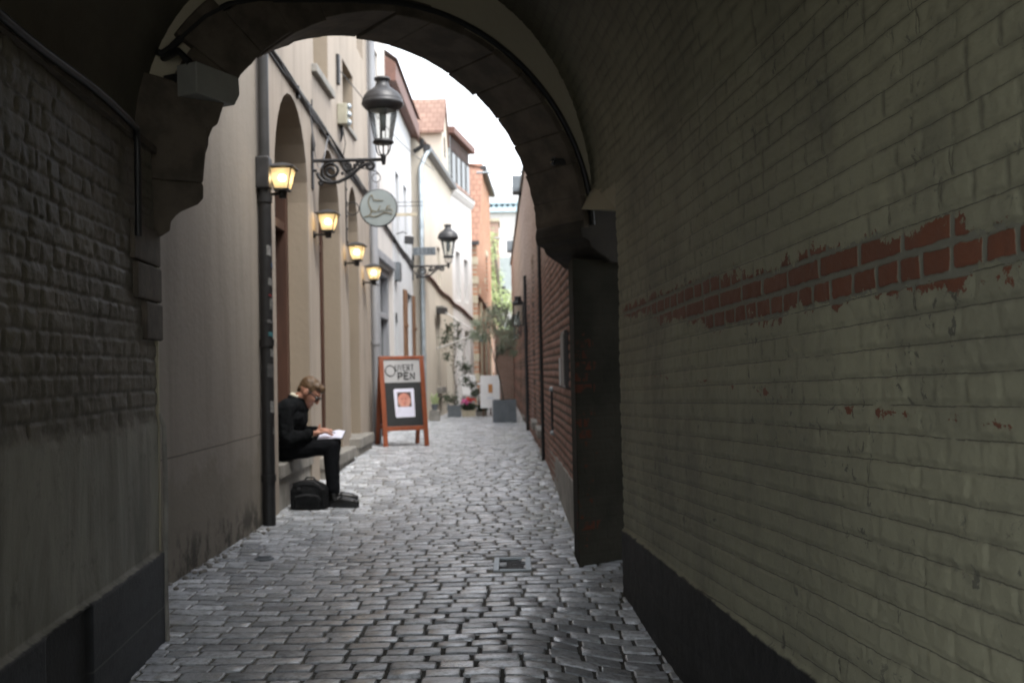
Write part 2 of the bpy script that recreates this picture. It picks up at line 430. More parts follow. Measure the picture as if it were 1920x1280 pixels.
# shaders of the passage walls -----------------------------------------------------
def painted_brick_mat():
    t = NT('painted_brick_cream')
    st = t.attr('st', 'Vector'); s, z, _ = t.xyz(st); mask = t.attr('mask'); bid = t.attr('bid')
    base = t.mix(t.ss(t.noise(st, 1.2, 5, .6), .35, .7), (.285, .277, .192), (.205, .20, .142))
    base = t.mix(t.math('MULTIPLY', bid, .25), base, (.295, .288, .195))
    grime = t.ss(t.math('ADD', t.noise(t.scale(st, (2.2, 1.2, 1)), 1.5, 6, .65), t.math('MULTIPLY', t.ss(s, 2.6, 4.6), .10)), .50, .76)
    base = t.mix(t.math('MULTIPLY', grime, .55), base, (.12, .116, .092))
    # grime lying in the joints
    jd = t.math('MULTIPLY', t.math('SUBTRACT', 1.0, mask), t.ss(t.noise(st, 4.0, 5, .7), .34, .54))
    jt = t.math('SUBTRACT', 1.0, t.attr('mt')); jv = t.math('SUBTRACT', 1.0, t.attr('ms'))
    g1 = t.ss(t.noise(st, 4.5, 6, .7), .40, .56); g2 = t.math('MULTIPLY', t.ss(t.noise(st, 3.1, 6, .7), .44, .58), t.ss(z, .5, 1.6))
    wl = t.math('MULTIPLY', t.math('SUBTRACT', t.noise(st, 22, 6, .7), .5), .009)
    ln = t.ss(t.math('ABSOLUTE', t.math('ADD', t.math('ADD', t.attr('cc'), .0042), wl)), .0022, .0006)
    ln = t.math('MULTIPLY', ln, t.math('MULTIPLY', t.ss(t.attr('mt'), .97, .9), t.ss(t.noise(st, 5.5, 5, .7), .34, .46)))
    jd = t.math('MAXIMUM', t.math('MULTIPLY', t.math('MULTIPLY', jt, g1), .42), t.math('MULTIPLY', t.math('MULTIPLY', jv, g2), .75))
    lv = t.ss(t.math('ABSOLUTE', t.math('SUBTRACT', t.math('ADD', t.attr('ds'), wl), .0005)), .0026, .0006)
    lv = t.math('MULTIPLY', lv, t.math('MULTIPLY', t.ss(s, 3.6, 2.8), t.ss(t.noise(st, 7, 5, .7), t.math('SUBTRACT', .58, t.math('MULTIPLY', t.ss(z, 1.2, 1.6), .14)), .64)))
    jd = t.math('MAXIMUM', jd, t.math('MAXIMUM', t.math('MULTIPLY', ln, 1.2), lv))
    base = t.mix(t.math('MULTIPLY', jd, .72), base, (.055, .052, .042))
    # dark scuffs
    sc = t.ss(t.noise(t.scale(st, (1, .8, 1)), 26, 7, .72, .6),   .585, .63)
    sc = t.math('MULTIPLY', sc, t.ss(t.noise(st, 2.3, 3), .42, .60))
    base = t.mix(t.math('MULTIPLY', sc, .8), base, (.07, .068, .058))
    # band where the paint has come off the red brick
    n1 = t.noise(t.scale(st, (1, 1, 1)), 9, 8, .72, .3); n2 = t.noise(st, 2.4, 3, .5)
    ctr = t.math('ADD', 1.362, t.math('MULTIPLY', t.ss(s, 3.3, 5.0), .055))
    ctr = t.math('SUBTRACT', ctr, t.math('MULTIPLY', t.ss(s, 2.3, 1.5), .022))
    half = t.math('MULTIPLY_ADD', t.ss(s, 3.6, 5.05), -.055, .078)
    half = t.math('ADD', half, t.math('MULTIPLY', t.math('SUBTRACT', n2, .5), .07))
    dist = t.math('SUBTRACT', half, t.math('ABSOLUTE', t.math('SUBTRACT', z, ctr)))
    dist = t.math('ADD', dist, t.math('MULTIPLY', t.math('SUBTRACT', n1, .5), .23))
    near = t.math('MULTIPLY', t.ss(s, 2.35, 1.7), t.math('MULTIPLY', t.ss(t.noise(st, 7.5, 6, .7), .42, .56), -.05))
    band = t.ss(t.math('ADD', dist, near), .000, .004)
    band = t.math('MULTIPLY', band, t.ss(s, 5.1, 4.98))
    ctr2 = t.math('ADD', 1.03, t.math('MULTIPLY', t.ss(s, 1.7, 4.6), .075))
    d2 = t.math('SUBTRACT', .03, t.math('ABSOLUTE', t.math('SUBTRACT', z, ctr2)))
    d2 = t.math('ADD', d2, t.math('MULTIPLY', t.math('SUBTRACT', t.noise(t.scale(st, (.8, 1, 1)), 13, 8, .7), .69), .16))
    chips = t.ss(d2, .002, .005)
    ch3 = t.math('MULTIPLY', t.ss(t.noise(t.scale(st, (1.3, .7, 1)), 15, 7, .7), .76, .77), t.ss(z, 1.35, 1.25))
    red = t.math('MAXIMUM', band, t.math('MAXIMUM', chips, ch3))
    red = t.math('MULTIPLY', red, t.ss(mask, .35, .7))
    redc = t.mix(t.noise(st, 14, 5), (.135, .050, .029), (.20, .078, .044))
    redc = t.mix(t.math('MULTIPLY', bid, .5), redc, (.115, .046, .028))
    c = t.mix(red, base, redc)
    # joints inside the stripped band stay grey-green
    jb = t.math('MULTIPLY', band, t.math('SUBTRACT', 1.0, t.ss(mask, .35, .7)))
    c = t.mix(jb, c, (.165, .163, .128))
    # black skirting paint
    dz = t.math('ADD', z, t.math('MULTIPLY', t.math('SUBTRACT', t.noise(st, 12, 5), .5), .03))
    dado = t.ss(dz, t.math('ADD', .322, 0.0), .312)
    c = t.mix(dado, c, t.mix(t.ss(t.noise(st, 5, 6, .7), .4, .7), (.012, .0125, .013), (.024, .0245, .0245)))
    h = t.math('SUBTRACT', t.math('ADD', t.noise(st, 60, 6, .65), t.math('MULTIPLY', t.noise(st, 14, 5), 1.2)), t.math('MULTIPLY', red, .9))
    t.bump(h, .58, .004)
    return t.out(c, .62, 0, .35)
def left_wall_mat():
    t = NT('painted_brick_drab')
    st = t.attr('st', 'Vector'); s, z, _ = t.xyz(st); mask = t.attr('mask')
    base = t.mix(t.ss(t.noise(st, 1.6, 6, .65), .35, .7), (.155, .14, .108), (.095, .087, .068))
    jd = t.math('MULTIPLY', t.math('SUBTRACT', 1.0, mask), t.ss(t.noise(st, 4, 4), .35, .6))
    base = t.mix(t.math('MULTIPLY', jd, .7), base, (.07, .063, .05))
    pl = t.mix(t.ss(t.noise(t.scale(st, (3.5, .6, 1)), 1.3, 7, .7, .6), .36, .70), (.31, .298, .25), (.15, .144, .12))
    pl = t.mix(t.math('MULTIPLY', t.ss(t.noise(st, 9, 7, .7), .55, .68), .5), pl, (.11, .105, .09))
    zz = t.math('ADD', z, t.math('MULTIPLY', t.math('SUBTRACT', t.noise(st, 6, 6, .7), .5), .16))
    c = t.mix(t.ss(zz, .99, .93), base, pl)
    edge = t.ss(t.math('ADD', z, t.math('MULTIPLY', t.math('SUBTRACT', t.noise(st, 20, 4), .5), .012)), .392, .386)
    sl = t.mix(t.ss(t.noise(t.scale(st, (2, 5, 1)), 2.0, 6, .7), .4, .7), (.042, .045, .05), (.022, .024, .026))
    jl = t.math('MULTIPLY', t.ss(t.math('ABSOLUTE', t.math('SUBTRACT', z, .16)), .006, .002), .6)
    sl = t.mix(jl, sl, (.12, .12, .11))
    c = t.mix(edge, c, sl)
    # darker vent slab let into the plinth
    v = t.math('MULTIPLY', t.ss(s, 3.42, 3.40), t.ss(s, 2.98, 3.0))
    v = t.math('MULTIPLY', v, edge); c = t.mix(t.math('MULTIPLY', v, .85), c, (.012, .012, .012))
    t.bump(t.math('ADD', t.noise(st, 45, 6, .65), t.noise(st, 11, 5)), .5, .006)
    return t.out(c, .6, 0, .35)
def vault_mat():
    t = NT('painted_vault')
    st = t.attr('st', 'Vector'); mask = t.attr('mask')
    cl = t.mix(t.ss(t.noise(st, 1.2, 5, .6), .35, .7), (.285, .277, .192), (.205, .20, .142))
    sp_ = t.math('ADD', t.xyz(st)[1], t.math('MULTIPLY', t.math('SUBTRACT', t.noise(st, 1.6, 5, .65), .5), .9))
    base = t.mix(t.ss(sp_, 2.05, 3.4), cl, t.mix(t.ss(t.noise(st, 1.5, 6, .65), .35, .7), (.11, .10, .075), (.07, .064, .048)))  # wall paint fades to dark towards the crown: shade put into the colour
    jd = t.math('MULTIPLY', t.math('SUBTRACT', 1.0, mask), t.ss(t.noise(st, 4, 4), .3, .55))
    c = t.mix(t.math('MULTIPLY', jd, .7), base, (.08, .072, .055))
    sp = t.ss(t.noise(st, 22, 7, .72), .67, .70)
    c = t.mix(t.math('MULTIPLY', sp, .7), c, (.06, .055, .045))
    t.bump(t.noise(st, 40, 6, .65), .4, .005)
    return t.out(c, .65, 0, .3)
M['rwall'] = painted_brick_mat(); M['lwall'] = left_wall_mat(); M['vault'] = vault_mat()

# end wall frame (the street front is skewed to the passage)
EA = R(36); EU = Vector((math.cos(EA), math.sin(EA), 0)); EN = Vector((-math.sin(EA), math.cos(EA), 0)); E0 = Vector((.383, 5.80, 0))
ET = .42
def ept(s, z, n=0.0): return E0 + EU * s + EN * n + Vector((0, 0, z))
def e_depth(w):
    """world depth Y at which the tunnel line with cross offset w meets the end wall"""
    p0 = tunnel_pt(w, 0); d = Vector(TD); p0 = Vector(p0)
    lam = (E0 - p0).dot(EN) / d.dot(EN); return (p0 + d * lam).y

# right wall -------------------------------------------------------------------------
Z0, ZS = -.25, 2.1
ys = yspace(1.25, 5.22); zs = np.concatenate([np.arange(Z0, .5, .009), np.arange(.5, ZS + .001, .0042)])
S, T = np.meshgrid(ys, zs)
h, mk, bi, mS, mT, cC, dS = bricks(S, T + .03 * (S - 2), .0625, seed=3, depth=.0034, joint=.009, soft=.009, rough=1.1, jit=.28, vj=.6)
lo = T < .322; h = np.where(lo, h * .6 + .012, h)
end = sstep(5.22, 5.17, S); h = h - (1 - end) * .05          # rounded arris at the opening
base = TP[None, None, :] * WR + TD[None, None, :] * ((S - WR * TP[1]) / TD[1])[..., None]
P = base - TP[None, None, :] * h[..., None]; P[..., 2] = T
rw = grid_mesh('passage_wall', P, M['rwall'], {'st': np.stack([S, T, 0 * S], -1), 'mask': mk, 'bid': bi, 'ms': mS, 'mt': mT, 'cc': cC, 'ds': dS})
tag(rw, 'cream painted brick passage wall with a flaking band of bare red brick and a black painted foot', 'wall')
# returns of the wall: jamb at the opening, the wall behind the camera
m = MB()
a = Vector(tunnel_pt(WR + .045, 5.22)); b = Vector(tunnel_pt(WR + .75, 5.22))
m.add([a + Vector((0, 0, Z0)), b + Vector((0, 0, Z0)), b + Vector((0, 0, 2.0)), a + Vector((0, 0, 2.0))], [(0, 1, 2, 3)])
o = m.build('jamb', M['pale'], rw)
m = MB()
a = Vector(tunnel_pt(WR, YB)); b = Vector(tunnel_pt(WR, 1.25))
m.prism([(0, Z0), ((b - a).length, Z0), ((b - a).length, 2.1), (0, 2.1)], a, (b - a).normalized(), (0, 0, 1), Vector(TP) * .3)
m.build('rear_length', M['pale'], rw)

# left wall --------------------------------------------------------------------------
ys = yspace(1.0, 4.37, mn=.006); zs = np.concatenate([np.arange(Z0, .95, .012), np.arange(.95, 2.15, .0065)])
S, T = np.meshgrid(ys, zs)
h, mk, bi, _, _, _, _ = bricks(S, T, .068, .112, .20, .009, .005, seed=21, rough=1.6, soft=.007, jit=.6)
lump = (fbm(S * 22, T * 16, 4, 50) - .5) * .010
pz = T + (fbm(S * 6, T * 6, 3, 60) - .5) * .10
plw = sstep(1.0, .94, pz)
hp = .007 + (fbm(S * 5, T * 2, 4, 70) - .5) * .010
h = (h + lump) * (1 - plw) + hp * plw; mk = np.where(plw > .5, 1, mk)
dz = sstep(.394, .386, T); h = h * (1 - dz) + (.028 + (fbm(S * 3, T * 6, 3, 80) - .5) * .004) * dz
vent = (S > 2.99) & (S < 3.41) & (T < .386); h = np.where(vent, h - .02, h)
base = TP[None, None, :] * WL + TD[None, None, :] * ((S - WL * TP[1]) / TD[1])[..., None]
P = base + TP[None, None, :] * h[..., None]; P[..., 2] = T
lw = grid_mesh('passage_wall', P, M['lwall'], {'st': np.stack([S, T, 0 * S], -1), 'mask': mk, 'bid': bi})
tag(lw, 'dark lumpy painted brick passage wall with smooth render below and a slate plinth', 'wall')
m = MB()
a = Vector(tunnel_pt(WL, YLM)); b = Vector(tunnel_pt(WL, 1.0))
m.prism([(0, Z0), ((b - a).length, Z0), ((b - a).length, 2.15), (0, 2.15)], a, (b - a).normalized(), (0, 0, 1), Vector(TP) * -.3)
m.build('rear_length', M['pale'], lw)
m = MB()   # end face of the wall, hidden from the passage
a = Vector(tunnel_pt(WL + .012, 4.37)); b = Vector(tunnel_pt(WL - .45, 4.37))
m.prism([(0, Z0), ((b - a).length, Z0), ((b - a).length, 1.78), (0, 1.78)], a, (b - a).normalized(), (0, 0, 1), Vector(TD) * .02)
m.build('end_face', M['pale'], lw)
m = MB()   # pale corner bead
c0 = Vector(tunnel_pt(WL + .03, 4.385))
m.tube([c0 + Vector((-.02, 0, .985)), c0 + Vector((0, 0, .93)), c0 + Vector((0.004, 0, .6)), c0 + Vector((-.003, 0, .3)), c0 + Vector((.003, 0, -.02))], [.008, .011, .012, .012, .013], 8)
m.build('corner_bead', M['stone'], lw)
# stone quoins at the end of the left wall
m = MB()
for (za, zb, y0, pr) in ((1.62, 1.775, 3.99, .020), (1.465, 1.612, 4.02, .024), (1.30, 1.457, 4.14, .026)):
    a = Vector(tunnel_pt(WL - .1, y0)); b = Vector(tunnel_pt(WL - .1, 4.395 if y0 < 4.1 else 4.40))
    m.obox(a + Vector((0, 0, za)), b - a, Vector(TP) * (.1 + pr), (0, 0, zb - za))
m.build('quoin', M['darkstone'], lw, bevel=.008)

# vault --------------------------------------------------------------------------------
wc, aR, aL_, bV, zc = -.05, 1.08, 1.14, 1.19, 2.1
ths = np.linspace(0, PI, 300)
prof = []
for t_ in ths:                       # slightly square-shouldered barrel
    c_, s_ = math.cos(t_), math.sin(t_); e_ = 2 / 2.2
    prof.append((wc + (aR if c_ > 0 else aL_) * abs(c_) ** e_ * (1 if c_ > 0 else -1), zc + bV * abs(s_) ** e_))
prof = np.array(prof); seg = np.r_[0, np.cumsum(np.hypot(*np.diff(prof, axis=0).T))]
nrm = np.gradient(prof, axis=0); nrm = np.stack([-nrm[:, 1], nrm[:, 0]], 1); nrm /= np.linalg.norm(nrm, axis=1)[:, None]
mid = np.array([wc, zc]); sgn = np.sign(((mid - prof) * nrm).sum(1)); nrm *= sgn[:, None]
lam = np.linspace(0, 1, 330) ** .8
rows = []; SS = []; TT = []
y_end = np.array([e_depth(w) for w in prof[:, 0]])
Y = 1.2 + (y_end[:, None] + .06 - 1.2) * lam[None, :]
S = Y; T = np.repeat((seg + 2.1)[:, None], len(lam), 1)
h, mk, bi, _, _, _, _ = bricks(S, T + .03 * (S - 2), .0625, seed=3, depth=.0055, joint=.008, soft=.006, rough=.8, jit=.38, vj=.5)
fade = sstep(1.5, .9, ths)[:, None] * np.ones_like(S)
fade = .25 + .75 * fade; h = h * fade; mk = 1 - (1 - mk) * fade
wv = prof[:, 0][:, None] + nrm[:, 0][:, None] * h; zv = prof[:, 1][:, None] + nrm[:, 1][:, None] * h
P = TP[None, None, :] * wv[..., None] + TD[None, None, :] * ((Y - wv * TP[1]) / TD[1])[..., None]
P[..., 2] = zv
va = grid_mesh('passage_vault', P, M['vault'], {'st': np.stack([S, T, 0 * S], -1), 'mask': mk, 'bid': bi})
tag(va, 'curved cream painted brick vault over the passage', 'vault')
m = MB()    # rear length of the vault and the solid mass over it, so no daylight leaks in
pr = [(w, z) for w, z in prof[::12]]
n = len(pr); vs = []
for yy in (YB, 1.2):
    for w, z in pr:
        q = tunnel_pt(w, yy); vs.append((q[0], q[1], z))
m.add(vs, [(i, i + 1, n + i + 1, n + i) for i in range(n - 1)], True)
m.build('rear_length', M['pale'], va)
m = MB()
p = [tunnel_pt(-4.2, YB), tunnel_pt(4.2, YB), tuple(ept(3.6, 0, .1)), tuple(ept(-4.0, 0, .1))]
lo_ = [(q[0], q[1], 3.42) for q in p]; hi_ = [(q[0], q[1], 5.0) for q in p]
m.add(lo_ + hi_, [(0, 1, 2, 3), (4, 5, 6, 7), (0, 1, 5, 4), (1, 2, 6, 5), (2, 3, 7, 6), (3, 0, 4, 7)])
m.build('upper_storey', M['pale'], va)
for sgn, w in ((1, WR + .8), (-1, WL - .35)):
    m = MB(); y1 = 5.9 if sgn > 0 else 4.2
    a, b = Vector(tunnel_pt(w, YB if sgn > 0 else YLM)), Vector(tunnel_pt(w, y1))
    m.obox(a + Vector((0, 0, Z0)), b - a, Vector(TP) * sgn * .2, (0, 0, 3.8))
    m.build('flank', M['pale'], va)
m = MB()    # filling between the walls' heads and the flanks
for sgn, w, z in ((1, WR + .03, 2.12), (-1, WL - .12, 2.16)):
    a, b = Vector(tunnel_pt(w, YB if sgn > 0 else YLM)), Vector(tunnel_pt(w, 5.0 if sgn > 0 else 4.1))
    m.obox(a + Vector((0, 0, z)), b - a, Vector(TP) * sgn * 1.0, (0, 0, .1))
m.build('haunch', M['pale'], va)
m = MB()    # ledge on the left wall head
a, b = Vector(tunnel_pt(WL - .12, 1.2)), Vector(tunnel_pt(WL - .12, 4.3))
m.obox(a + Vector((0, 0, 2.10)), b - a, Vector(TP) * .15, (0, 0, .03))
m.build('ledge', M['darkstone'], va)

# lintel over the side opening (right): wall above it up to the end wall
m = MB()
A_ = Vector(tunnel_pt(WR, 5.16)); B_ = Vector(tunnel_pt(WR, e_depth(WR) + .02))
q = [A_ + Vector((0, 0, 1.95)), B_ + Vector((0, 0, 2.23)), B_ + Vector((0, 0, 2.3)), A_ + Vector((0, 0, 2.3))]
m.add(q, [(0, 1, 2, 3)])
C_ = ept(.04, 2.06)
D_ = A_ + Vector(TP) * .75 + Vector((0, 0, 1.95)); E_ = B_ + Vector(TP) * .9 + Vector((0, 0, 2.0))
m.add([q[0], q[1], C_, D_, E_], [(0, 2, 1), (0, 3, 4, 2)])
m.build('lintel', M['vault'] if False else M['pale'], va)

# end wall with the arch ---------------------------------------------------------------
ac, aa, ab, az = -1.07, 1.12, 1.02, 1.95
ring = [(ac + aa * math.cos(PI * i / 40), az + ab * math.sin(PI * i / 40)) for i in range(41)]   # right to left
aw = thing('passage_arch', 'round stone arch on moulded corbels at the far end of the dark passage', 'archway', ept(ac, 0))
mw = Matrix.Translation(-ept(ac, 0))
def eshift(o): o.data.transform(mw); o.parent = aw; return o
lo = [(-4.0, -.2), (-4.0, 5.02), (3.6, 5.02), (3.6, 1.79), (.3, 1.79), (.06, 1.96)] + [(ac + (aa + .03) * math.cos(PI * i / 40), az + (ab + .03) * math.sin(PI * i / 40)) for i in range(1, 40)] + [(ac - aa, 1.99), (-2.45, 1.99), (-2.45, -.2)]
m = MB(); m.prism(lo, E0, EU, (0, 0, 1), EN * ET)
bm = bmesh.new()
def fill_prism(name, poly, o, a, b, c, mat):
    o, a, b, c = map(Vector, (o, a, b, c)); bm = bmesh.new()
    v1 = [bm.verts.new(o + a * p + b * q) for p, q in poly]; v2 = [bm.verts.new(o + a * p + b * q + c) for p, q in poly]
    n = len(poly); e1 = [bm.edges.new((v1[i], v1[(i + 1) % n])) for i in range(n)]; e2 = [bm.edges.new((v2[i], v2[(i + 1) % n])) for i in range(n)]
    bmesh.ops.triangle_fill(bm, edges=e1, use_beauty=True); bmesh.ops.triangle_fill(bm, edges=e2, use_beauty=True)
    for i in range(n): bm.faces.new((v1[i], v1[(i + 1) % n], v2[(i + 1) % n], v2[i]))
    bmesh.ops.recalc_face_normals(bm, faces=bm.faces)
    me = bpy.data.meshes.new(name); bm.to_mesh(me); bm.free(); me.materials.append(mat)
    ob = bpy.data.objects.new(name, me); COL.objects.link(ob); return ob
eshift(fill_prism('end_wall', lo, E0, EU, (0, 0, 1), EN * (ET - .01), M['lunette']))
# voussoirs: blocks with uneven inner faces and open joints
m = MB(); NV = 17
for i in range(NV):
    t0 = PI * i / NV + .0006; t1 = PI * (i + 1) / NV - .0006
    jit = random.uniform(-.012, .008); k = 5
    tm = (t0 + t1) / 2
    left = max(0.0, min(1.0, (tm - 1.35) / .9))
    wd = .035 + left * (.20 + (.09 if i % 2 else 0.0))
    poly = []
    for j in range(k + 1):
        t_ = t0 + (t1 - t0) * j / k; poly.append((ac + (aa + jit + .004 * math.sin(j * 2 + i)) * math.cos(t_), az + (ab + jit) * math.sin(t_)))
    for j in range(k, -1, -1):
        t_ = t0 + (t1 - t0) * j / k; poly.append((ac + (aa + wd) * math.cos(t_), az + (ab + wd) * math.sin(t_)))
    pd = .012 + .02 * left + random.uniform(0, .012)
    m.prism(poly, E0 - EN * pd, EU, (0, 0, 1), EN * (ET + pd + random.uniform(0, .025)))
eshift(m.build('voussoirs', M['darkstone'], None, bevel=.006))
# springers: upright blocks above the left corbel
m = MB()
m.prism([(-2.62, 2.0), (-2.19, 2.0), (-2.165, 2.245), (-2.12, 2.27), (-2.08, 2.40), (-2.44, 2.46), (-2.64, 2.36)], E0 - EN * .06, EU, (0, 0, 1), EN * (ET + .06))
eshift(m.build('springer', M['darkstone'], None, bevel=.012))
# corbels
def uv(x, y, n=0.0):
    p = onplane(x, y, E0 + EN * n, EN) - (E0 + EN * n); return (p.dot(EU), p.z)
lc = [uv(*p) for p in ((371, 345), (375, 352), (375, 375), (365, 386), (350, 392), (334, 399), (324, 407), (315, 418), (313, 435), (299, 444), (267, 446))]
lcp = [(-2.72, 2.0)] + [(lc[0][0] - .02, 2.0)] + lc + [(-2.72, lc[-1][1])]
m = MB(); m.prism(lcp, E0 - EN * .05, EU, (0, 0, 1), EN * (ET + .05))
eshift(m.build('corbel', M['darkstone'], None, bevel=.006))
rc = [uv(x, y, ET) for x, y in ((1004, 436), (1003, 448), (1006, 460), (1019, 467), (1023, 477), (1034, 486), (1050, 496), (1058, 504))]
rcp = [(rc[0][0] + .005, 1.99)] + rc + [(.5, rc[-1][1]), (.5, 2.12), (.055, 2.12), (.05, 2.0)]  # block widened as a dark stand-in for the shaded recess
m = MB(); m.prism(rcp, E0 - EN * .012, EU, (0, 0, 1), EN * (ET + .012))
eshift(m.build('corbel', M['stone_in_shade'], None, bevel=.006))
# right pier: whitewashed brick with the red showing on its corner
def pier_mat():
    t = NT('shaded_whitewash_pier'); v = t.coord(); x, y, z = t.xyz(v)
    cb = t.N('ShaderNodeCombineXYZ'); t.L(t.math('ADD', x, t.math('MULTIPLY', y, .7)), cb.inputs[0]); t.L(z, cb.inputs[1])
    br = t.N('ShaderNodeTexBrick'); t.L(cb.outputs[0], br.inputs['Vector'])
    for k_, v_ in (('Scale', 1), ('Brick Width', .2), ('Row Height', .066), ('Mortar Size', .01)): br.inputs[k_].default_value = v_
    c = t.mix(t.ss(t.noise(v, 3, 5), .35, .7), (.036, .034, .026), (.022, .021, .016))  # near black for whitewash: the shade of the recess is in the colour
    n = t.noise(t.scale(v, (1, 1, .8)), 9, 6, .7)
    alt = t.math('MULTIPLY', t.math('GREATER_THAN', t.math('FRACT', t.math('DIVIDE', z, .132)), .5), .05)
    lim = t.math('ADD', t.math('ADD', .435, alt), t.math('MULTIPLY', t.math('SUBTRACT', n, .5), .12))
    red = t.math('MULTIPLY', t.ss(x, lim, t.math('SUBTRACT', lim, .01)), t.ss(y, 5.95, 5.93))
    red = t.math('MULTIPLY', red, t.ss(t.noise(v, 5, 6, .7), .52, .57)); red = t.math('MULTIPLY', red, t.ss(z, 1.62, 1.5))
    red = t.math('MULTIPLY', red, t.math('SUBTRACT', 1.0, br.outputs['Fac']))
    c = t.mix(red, c, t.mix(t.noise(v, 12), (.060, .021, .013), (.095, .034, .021)))
    t.bump(t.math('SUBTRACT', t.math('MULTIPLY', t.noise(v, 25, 5), .6), br.outputs['Fac']), .5, .01)
    return t.out(c, .9, 0, .08)
m = MB()
pts = [(.36, 5.83), (.352, 6.165), (.47, 6.20), (2.2, 7.5), (2.2, 7.17)]
m.prism([(p[0], p[1]) for p in pts], (0, 0, -.2), (1, 0, 0), (0, 1, 0), (0, 0, 1.98))
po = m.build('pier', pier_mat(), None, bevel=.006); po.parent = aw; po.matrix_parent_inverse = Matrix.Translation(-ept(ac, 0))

# ------------------------------------------------------------------ ground
def sm01(t): t = min(1, max(0, t)); return t * t * (3 - 2 * t)
def gz(x, y):
    z = .17 * sm01((y - 7.0) / 5.0)
    z -= .10 * sm01((x + .05) / .65) * sm01((5.5 - y) / 1.5)
    z += .02 * sm01((-1.2 - x) / .7)
    return z
def gz_np(x, y):
    s = lambda t: (lambda u: u * u * (3 - 2 * u))(np.clip(t, 0, 1))
    return .17 * s((y - 7.0) / 5.0) - .10 * s((x + .05) / .65) * s((5.5 - y) / 1.5) + .02 * s((-1.2 - x) / .7)
def ground_mat():
    t = NT('grit_between_setts'); v = t.coord()
    c = t.mix(t.ss(t.noise(v, 2.2, 5, .6), .4, .7), (.24, .232, .20), (.35, .335, .285))
    c = t.mix(t.math('MULTIPLY', t.ss(t.noise(v, 1.1, 4), .5, .7), .5), c, (.10, .12, .06))
    c = t.mix(t.ss(t.noise(v, 90, 4), .45, .65), c, (.05, .045, .038))
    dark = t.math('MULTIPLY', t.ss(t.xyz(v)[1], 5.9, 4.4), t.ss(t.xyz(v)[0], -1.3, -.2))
    c = t.mix(t.math('MULTIPLY', dark, .75), c, (.03, .028, .025))     # grit darker at the near right of the passage
    t.bump(t.noise(v, 130, 4), .6, .01)
    return t.out(c, .85, 0, .3)
xs = np.unique(np.concatenate([np.linspace(-.13, .09, 23), np.linspace(-40, -3, 12), np.linspace(-3, 2, 60), np.linspace(2, 40, 12)]))
ys = np.unique(np.concatenate([np.linspace(5.76, 6.2, 45), np.linspace(-15, 0, 10), np.linspace(0, 30, 160), np.linspace(30, 120, 12)]))
X, Y = np.meshgrid(xs, ys); P = np.stack([X, Y, gz_np(X, Y) - .0042 + .004 * (fbm(X * 6, Y * 6, 3, 5) - .5) - .004 * sstep(5.6, 4.6, Y) * sstep(-1.0, .0, X)], -1)
P[..., 2] -= .09 * ((X > -.119) & (X < .069) & (Y > 5.78) & (Y < 6.17))
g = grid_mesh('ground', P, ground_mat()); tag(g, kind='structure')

def sett_mat():
    t = NT('worn_stone_setts'); v = t.coord(); r_ = t.attr('rnd'); r2 = t.attr('rnd2')
    n = t.noise(v, 34, 6, .65); n2 = t.noise(v, 5, 4)
    c = t.mix(r_, (.33, .35, .375), (.74, .765, .80))
    c = t.mix(t.math('MULTIPLY', t.ss(n, .42, .66), .62), c, (.13, .13, .128))
    c = t.mix(t.math('MULTIPLY', t.ss(n2, .5, .75), .3), c, (.25, .22, .165))
    mx = t.ss(t.xyz(v)[0], -.35, .30); my = t.math('MULTIPLY', t.ss(t.xyz(v)[1], 6.2, 8.0), t.ss(t.noise(v, 2.2, 4), .42, .62))
    c = t.mix(t.math('MULTIPLY', t.math('MULTIPLY', mx, my), .35), c, (.17, .19, .10))
    rr = t.math('ADD', t.math('MULTIPLY', r2, .26), t.math('MULTIPLY_ADD', n, .20, .15))
    t.bump(t.math('ADD', t.noise(v, 60, 6, .7), t.math('MULTIPLY', t.noise(v, 18, 4), 1.5)), .18, .006)
    t.b.inputs['Coat Weight'].default_value = .3; t.b.inputs['Coat Roughness'].default_value = .25
    return t.out(c, rr, 0, .75)
